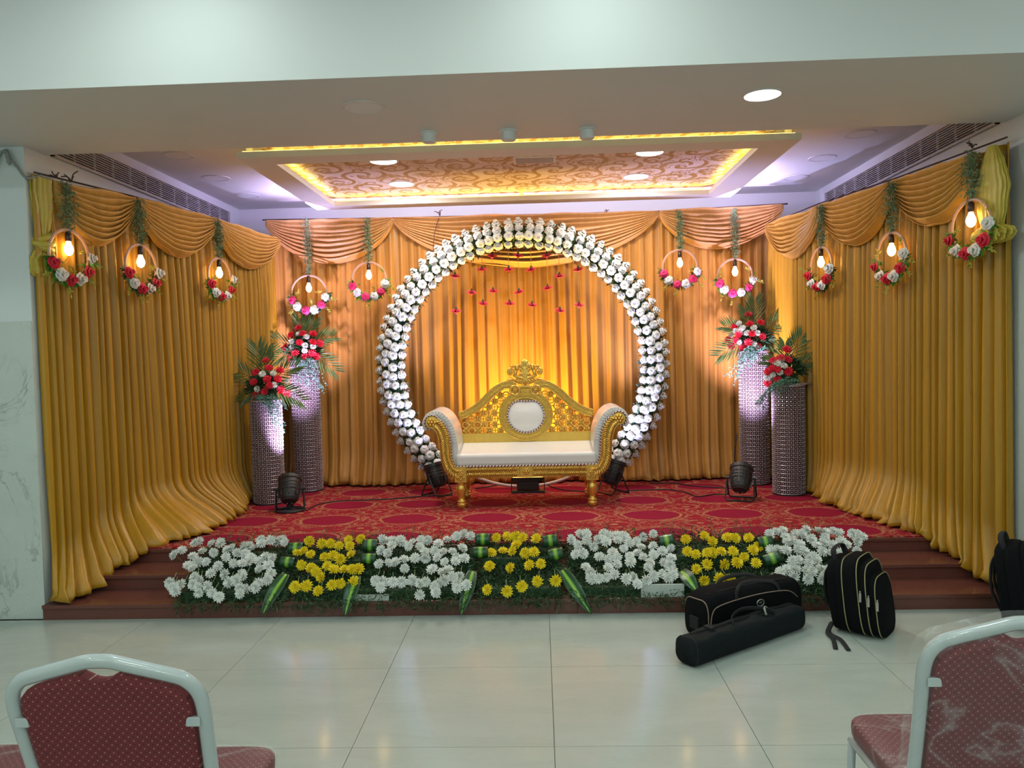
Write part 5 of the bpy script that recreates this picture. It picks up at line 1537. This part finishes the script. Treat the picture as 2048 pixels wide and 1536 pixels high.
for yy, ph in ((.015, 0), (.17, .05)):
    hp = smooth_path([(.20, yy - .02, .20), (.22, yy, Hh + .008), (.32, yy + .05, Hh + .024 - ph * .2), (.44, yy + .03, Hh + .02), (.50, yy, Hh + .006), (.52, yy - .02, .20)], 6)
    part(t, 'handle', MB().tube(hp, .012, 6, flat=.3), 'strap', True)
part(t, 'side_tab', MB().box(-.016, .0, .07, .14, .05, .12), 'strap', bevel=.004)
eo = part(t, 'emblem', MB().tube([(.37 + .026 * math.cos(2 * PI * k / 24), -.006, .165 + .018 * math.sin(2 * PI * k / 24)) for k in range(24)], .0028, 5, True), 'zip_metal')
RX = Matrix.Rotation(PI / 2, 4, 'X')
txt('MF', .018, 'zip_metal', Matrix.Translation((.37, -.007, .165)) @ RX, t, 'emblem_letters')
txt("'MC", .042, 'steel_lattice', Matrix.Translation((.385, -.006, .112)) @ RX, t, 'printed_letters')
# tripod bag
t = thing('tripod_bag', 'long dark slate tripod bag lying in front of the duffel bag', 'bag', (.705, 3.868, 0), math.atan2(.525, .72))
TL = .90
def trp(u, v):
    a = 2 * PI * u; c, s_ = math.cos(a), math.sin(a)
    e = min(v, 1 - v)
    k = 1 - .13 * (1 - min(1, e / .04)) ** 2
    r = .072 * (1 + .05 * noise.noise((v * 6, c * 2, s_ * 2)) + .06 * (1 - v))
    y = math.copysign(abs(c) ** .62, c) * r * k; z = math.copysign(abs(s_) ** .62, s_) * r * k * .95
    z = r * .95 + z
    if s_ > .3: z += .008 * noise.noise((v * 11, c * 3, 5.5))
    return (TL * v, y, z + .002)
mb = MB().grid(trp, 32, 46, True)
mb.f.append(tuple(range(31, -1, -1))); mb.f.append(tuple(46 * 32 + k for k in range(32)))
part(t, 'body', mb, 'slate_fabric', True)
part(t, 'end_cap', MB().tube([Vector(trp(k / 32, .015)) for k in range(32)], .004, 5, True), 'strap', True)
part(t, 'zip', MB().tube(smooth_path([(.05, .01, .150), (.3, .0, .150), (.6, .01, .146), (.86, .005, .140)]), .0035, 5), 'strap', True)
part(t, 'carry_strap', MB().tube(smooth_path([(.33, -.03, .145), (.38, .02, .165), (.50, .05, .172), (.60, .0, .168), (.66, -.04, .145)], 7), .013, 6, flat=.25), 'strap', True)
part(t, 'strap_loop', MB().tube(smooth_path([(.60, -.03, .14), (.60, -.02, .165), (.625, .0, .172), (.645, -.02, .155)], 6), .006, 6), 'rope', True)
part(t, 'strap_tab', MB().box(.17, .20, -.02, .035, .140, .160), 'strap', bevel=.003)
# backpacks
def backpack(o, d, label, W_, slabs, pip, zips=True, straps=True, mat='black_fabric'):
    ang = math.atan2(d[1], d[0])
    t = thing('backpack', label, 'backpack', (o[0], o[1], 0), ang)     # local x: back -> front, local y: width
    def outline(w, h, cy, n=44):
        pts = []
        for k in range(n):
            a = 2 * PI * k / n; c, s_ = math.cos(a), math.sin(a)
            yy = math.copysign(abs(c) ** .5, c) * w / 2; zz = math.copysign(abs(s_) ** .55, s_) * h / 2
            yy *= 1 - .14 * max(0, zz / h + .1)
            pts.append((cy + yy, h / 2 + zz + .003))
        return pts
    for i, (x0, x1, w, h, z0) in enumerate(slabs):
        def fn(u, v, x0=x0, x1=x1, w=w, h=h):
            k = int(round(u * 44)) % 44
            e = min(v, 1 - v); sc = 1 - .05 * (1 - min(1, e / .22)) ** 2
            yy, zz = outline(w, h, W_ / 2)[k]
            lean = -.10 * (zz / .45) * .5
            return (x0 + (x1 - x0) * v + lean, W_ / 2 + (yy - W_ / 2) * sc, max(.003, zz * (1 - (1 - sc) * (1 if zz > h / 2 else 0))))
        mb = MB().grid(fn, 44, 8, True)
        mb.f.append(tuple(range(43, -1, -1))); mb.f.append(tuple(8 * 44 + k for k in range(44)))
        po = part(t, ['back_panel', 'laptop_pocket', 'main_compartment', 'second_pocket', 'front_pocket', 'small_pocket'][i], mb, mat, True)
        if i > 0 and pip:
            pp = [Vector((x1 - .008 - .05 * (zz / .45), W_ / 2 + (yy - W_ / 2) * 1.004, zz)) for yy, zz in outline(w, h, W_ / 2)]
            link('piping', MB().tube(pp, .003, 5, True).mesh('piping', pip, True), po)
        if zips and i in (2, 3, 4):
            yy = W_ / 2 - w / 2 - .006; zz = .235 - .02 * (i - 2); xx = x1 - .018
            link('zip_pull', MB().box(xx - .0055, xx + .0055, yy - .004, yy, zz - .024, zz + .024).box(xx - .003, xx + .003, yy - .005, yy - .001, zz + .024, zz + .038).mesh('zip_pull', 'zip_metal'), po)
    part(t, 'top_handle', MB().tube(smooth_path([(.0, W_ / 2 - .09, slabs[0][3] - .02), (-.02, W_ / 2 - .07, slabs[0][3] + .05), (-.02, W_ / 2 + .06, slabs[0][3] + .055), (.0, W_ / 2 + .08, slabs[0][3] - .02)], 6), .016, 6, flat=.35), 'strap', True)
    if straps:
        for (a, b) in (((-.01, .03), (.10, -.22)), ((-.01, .05), (.16, -.20))):
            part(t, 'loose_strap', MB().tube(smooth_path([(a[0], a[1], .05), (a[0] + .0, a[1] - .06, .012), ((a[0] + b[0]) / 2, (a[1] + b[1]) / 2 - .01, .016), (b[0], b[1], .006)], 6), .012, 6, flat=.22, up=(1, .4, 0)), 'strap', True)
    for yy in (W_ * .3, W_ * .7):
        part(t, 'shoulder_strap', MB().tube(smooth_path([(-.03, yy, slabs[0][3] - .03), (-.065, yy, slabs[0][3] * .75), (-.06, yy, slabs[0][3] * .4), (-.0, yy, .06)], 6), .022, 6, flat=.35, up=(0, 1, 0)), 'strap', True)
    return t
backpack((1.59, 4.285), (.766, -.643), 'black backpack with olive piping and zip pulls standing before the right steps', .34,
         [(.0, .055, .31, .40, 0), (.045, .095, .335, .415, 0), (.085, .175, .34, .425, 0), (.165, .215, .325, .395, 0), (.205, .255, .29, .33, 0)], 'piping_olive')
backpack((2.53, 4.30), (.80, -.60), 'plain black backpack at the right edge beside the curtain hem', .33,
         [(.0, .06, .30, .45, 0), (.05, .13, .325, .47, 0), (.12, .24, .33, .48, 0), (.23, .30, .29, .36, 0)], None, zips=False, straps=False)

# ================================================================== banquet chairs
def chair(x, ytop, label, wrapped, ztop=.945):
    """faces +Y; local origin on the floor under the backrest top"""
    t = thing('banquet_chair', label, 'chair', (x, ytop, 0), group='banquet chairs in the front row')
    ln = .27
    def ly(z): return (ztop - z) * ln if z > .42 else (ztop - .42) * ln - (.42 - z) * .30
    z1 = ztop - .088
    outer = [(-.203, .43), (-.207, .60), (-.214, .75), (-.217, z1 - .03), (-.209, z1 + .012), (-.185, z1 + .040), (-.15, z1 + .053), (-.07, z1 + .075), (-.03, z1 + .086), (0, z1 + .088)]
    outer = outer + [(-a, b) for a, b in reversed(outer[:-1])]
    fp = smooth_path([Vector((a, 0, b)) for a, b in outer], 4)
    fp = [Vector((p.x, ly(p.z), p.z)) for p in fp]
    leg0 = [Vector((-.215, ly(0.0), .0)), Vector((-.205, ly(.2), .2))]; leg1 = [Vector((.205, ly(.2), .2)), Vector((.215, ly(0.0), .0))]
    part(t, 'back_frame', MB().tube(leg0 + fp + leg1, .0125, 10, flat=1.35, up=(0, 1, 0)), 'chair_frame', True)
    # panel
    ins = .021
    top = [(.195, z1 - .03), (.188, z1 + .000), (.168, z1 + .022), (.14, z1 + .033), (.075, z1 + .051), (.046, z1 + .060), (.032, z1 + .052), (.014, z1 + .042), (0, z1 + .040)]
    half = [(.183, .50), (.186, .60), (.193, .75)] + top
    poly = [(-a, b) for a, b in half] ; poly = [(a, b) for a, b in half] + [(-a, b) for a, b in reversed(half[:-1])]
    n = len(poly)
    vs_, fs, uvs = [], [], []
    cz = .69
    for (k, y) in ((1.0, -.010), (.93, -.017), (.93, .03), (1.0, .018)):
        for (a, b) in poly:
            vs_.append(Vector((a * k, ly(cz + (b - cz) * k) + y, cz + (b - cz) * k))); uvs.append((a * k, cz + (b - cz) * k))
    fs.append(tuple(n + i for i in range(n))); fs.append(tuple(2 * n + i for i in range(n - 1, -1, -1)))
    for r0, r1 in ((0, 1), (2, 3), (3, 0)):
        for i in range(n):
            j = (i + 1) % n
            fs.append((r0 * n + i, r0 * n + j, r1 * n + j, r1 * n + i))
    mb = MB(); mb.add(vs_, fs, uvs)
    part(t, 'back_panel', mb, 'dots')
    for s in (-1, 1):
        z = .795
        part(t, 'bracket', MB().box(min(s * .18, s * .212), max(s * .18, s * .212), ly(z) - .018, ly(z) - .008, z - .011, z + .011), 'chair_frame', bevel=.002)
    # seat
    ys = ly(.47) - .03
    mb = MB(); sbox(mb, (0, ys + .215, .455), (.215, .215, .036), .25, 48, 16, True)
    so = part(t, 'seat', mb, 'dots_seat', True)
    part(t, 'seat_frame', MB().tube([(-.205, ys + .01, .41), (-.205, ys + .40, .41), (.205, ys + .40, .41), (.205, ys + .01, .41)], .0125, 8, True), 'chair_frame', True)
    for s in (-1, 1):
        part(t, 'front_leg', MB().tube([(s * .203, ys + .40, .41), (s * .207, ys + .41, .2), (s * .212, ys + .425, .0)], .0125, 8), 'chair_frame', True)
        part(t, 'side_stretcher', MB().tube([(s * .207, ly(.15) , .16), (s * .208, ys + .412, .16)], .008, 8), 'chair_frame', True)
    part(t, 'cross_stretcher', MB().tube([(-.205, ly(.15), .165), (.205, ly(.15), .165)], .008, 8), 'chair_frame', True)
    mb = MB(); sbox(mb, (0, ys + .215, .457), (.221, .221, .041), .25, 48, 16)
    part(so, 'plastic_film', mb, 'film', True)
    if wrapped:
        bp = smooth_path([Vector((a * 1.085, 0, b + (.016 if b > z1 else 0))) for a, b in outer], 3)
        mb = MB(); m = len(bp)
        vs_ = [Vector((p.x, ly(p.z) - .028, p.z)) for p in bp] + [Vector((p.x, ly(p.z) + .045, p.z)) for p in bp]
        fs = [(i, i + 1, m + i + 1, m + i) for i in range(m - 1)]
        h = m // 2
        for r in (0, m):
            for i in range(h):
                fs.append((r + i, r + i + 1, r + m - 2 - i, r + m - 1 - i))
        mb.add(vs_, fs)
        part(t, 'plastic_cover', mb, 'film', False)
    return t
chair(-.988, 1.64, 'grey framed banquet chair with maroon dotted back at the lower left', False)
chair(-1.62, 1.66, 'banquet chair cut off by the left picture edge, only a corner of its seat showing', False)
chair(1.118, 1.81, 'plastic wrapped banquet chair with red dotted back at the lower right', True)
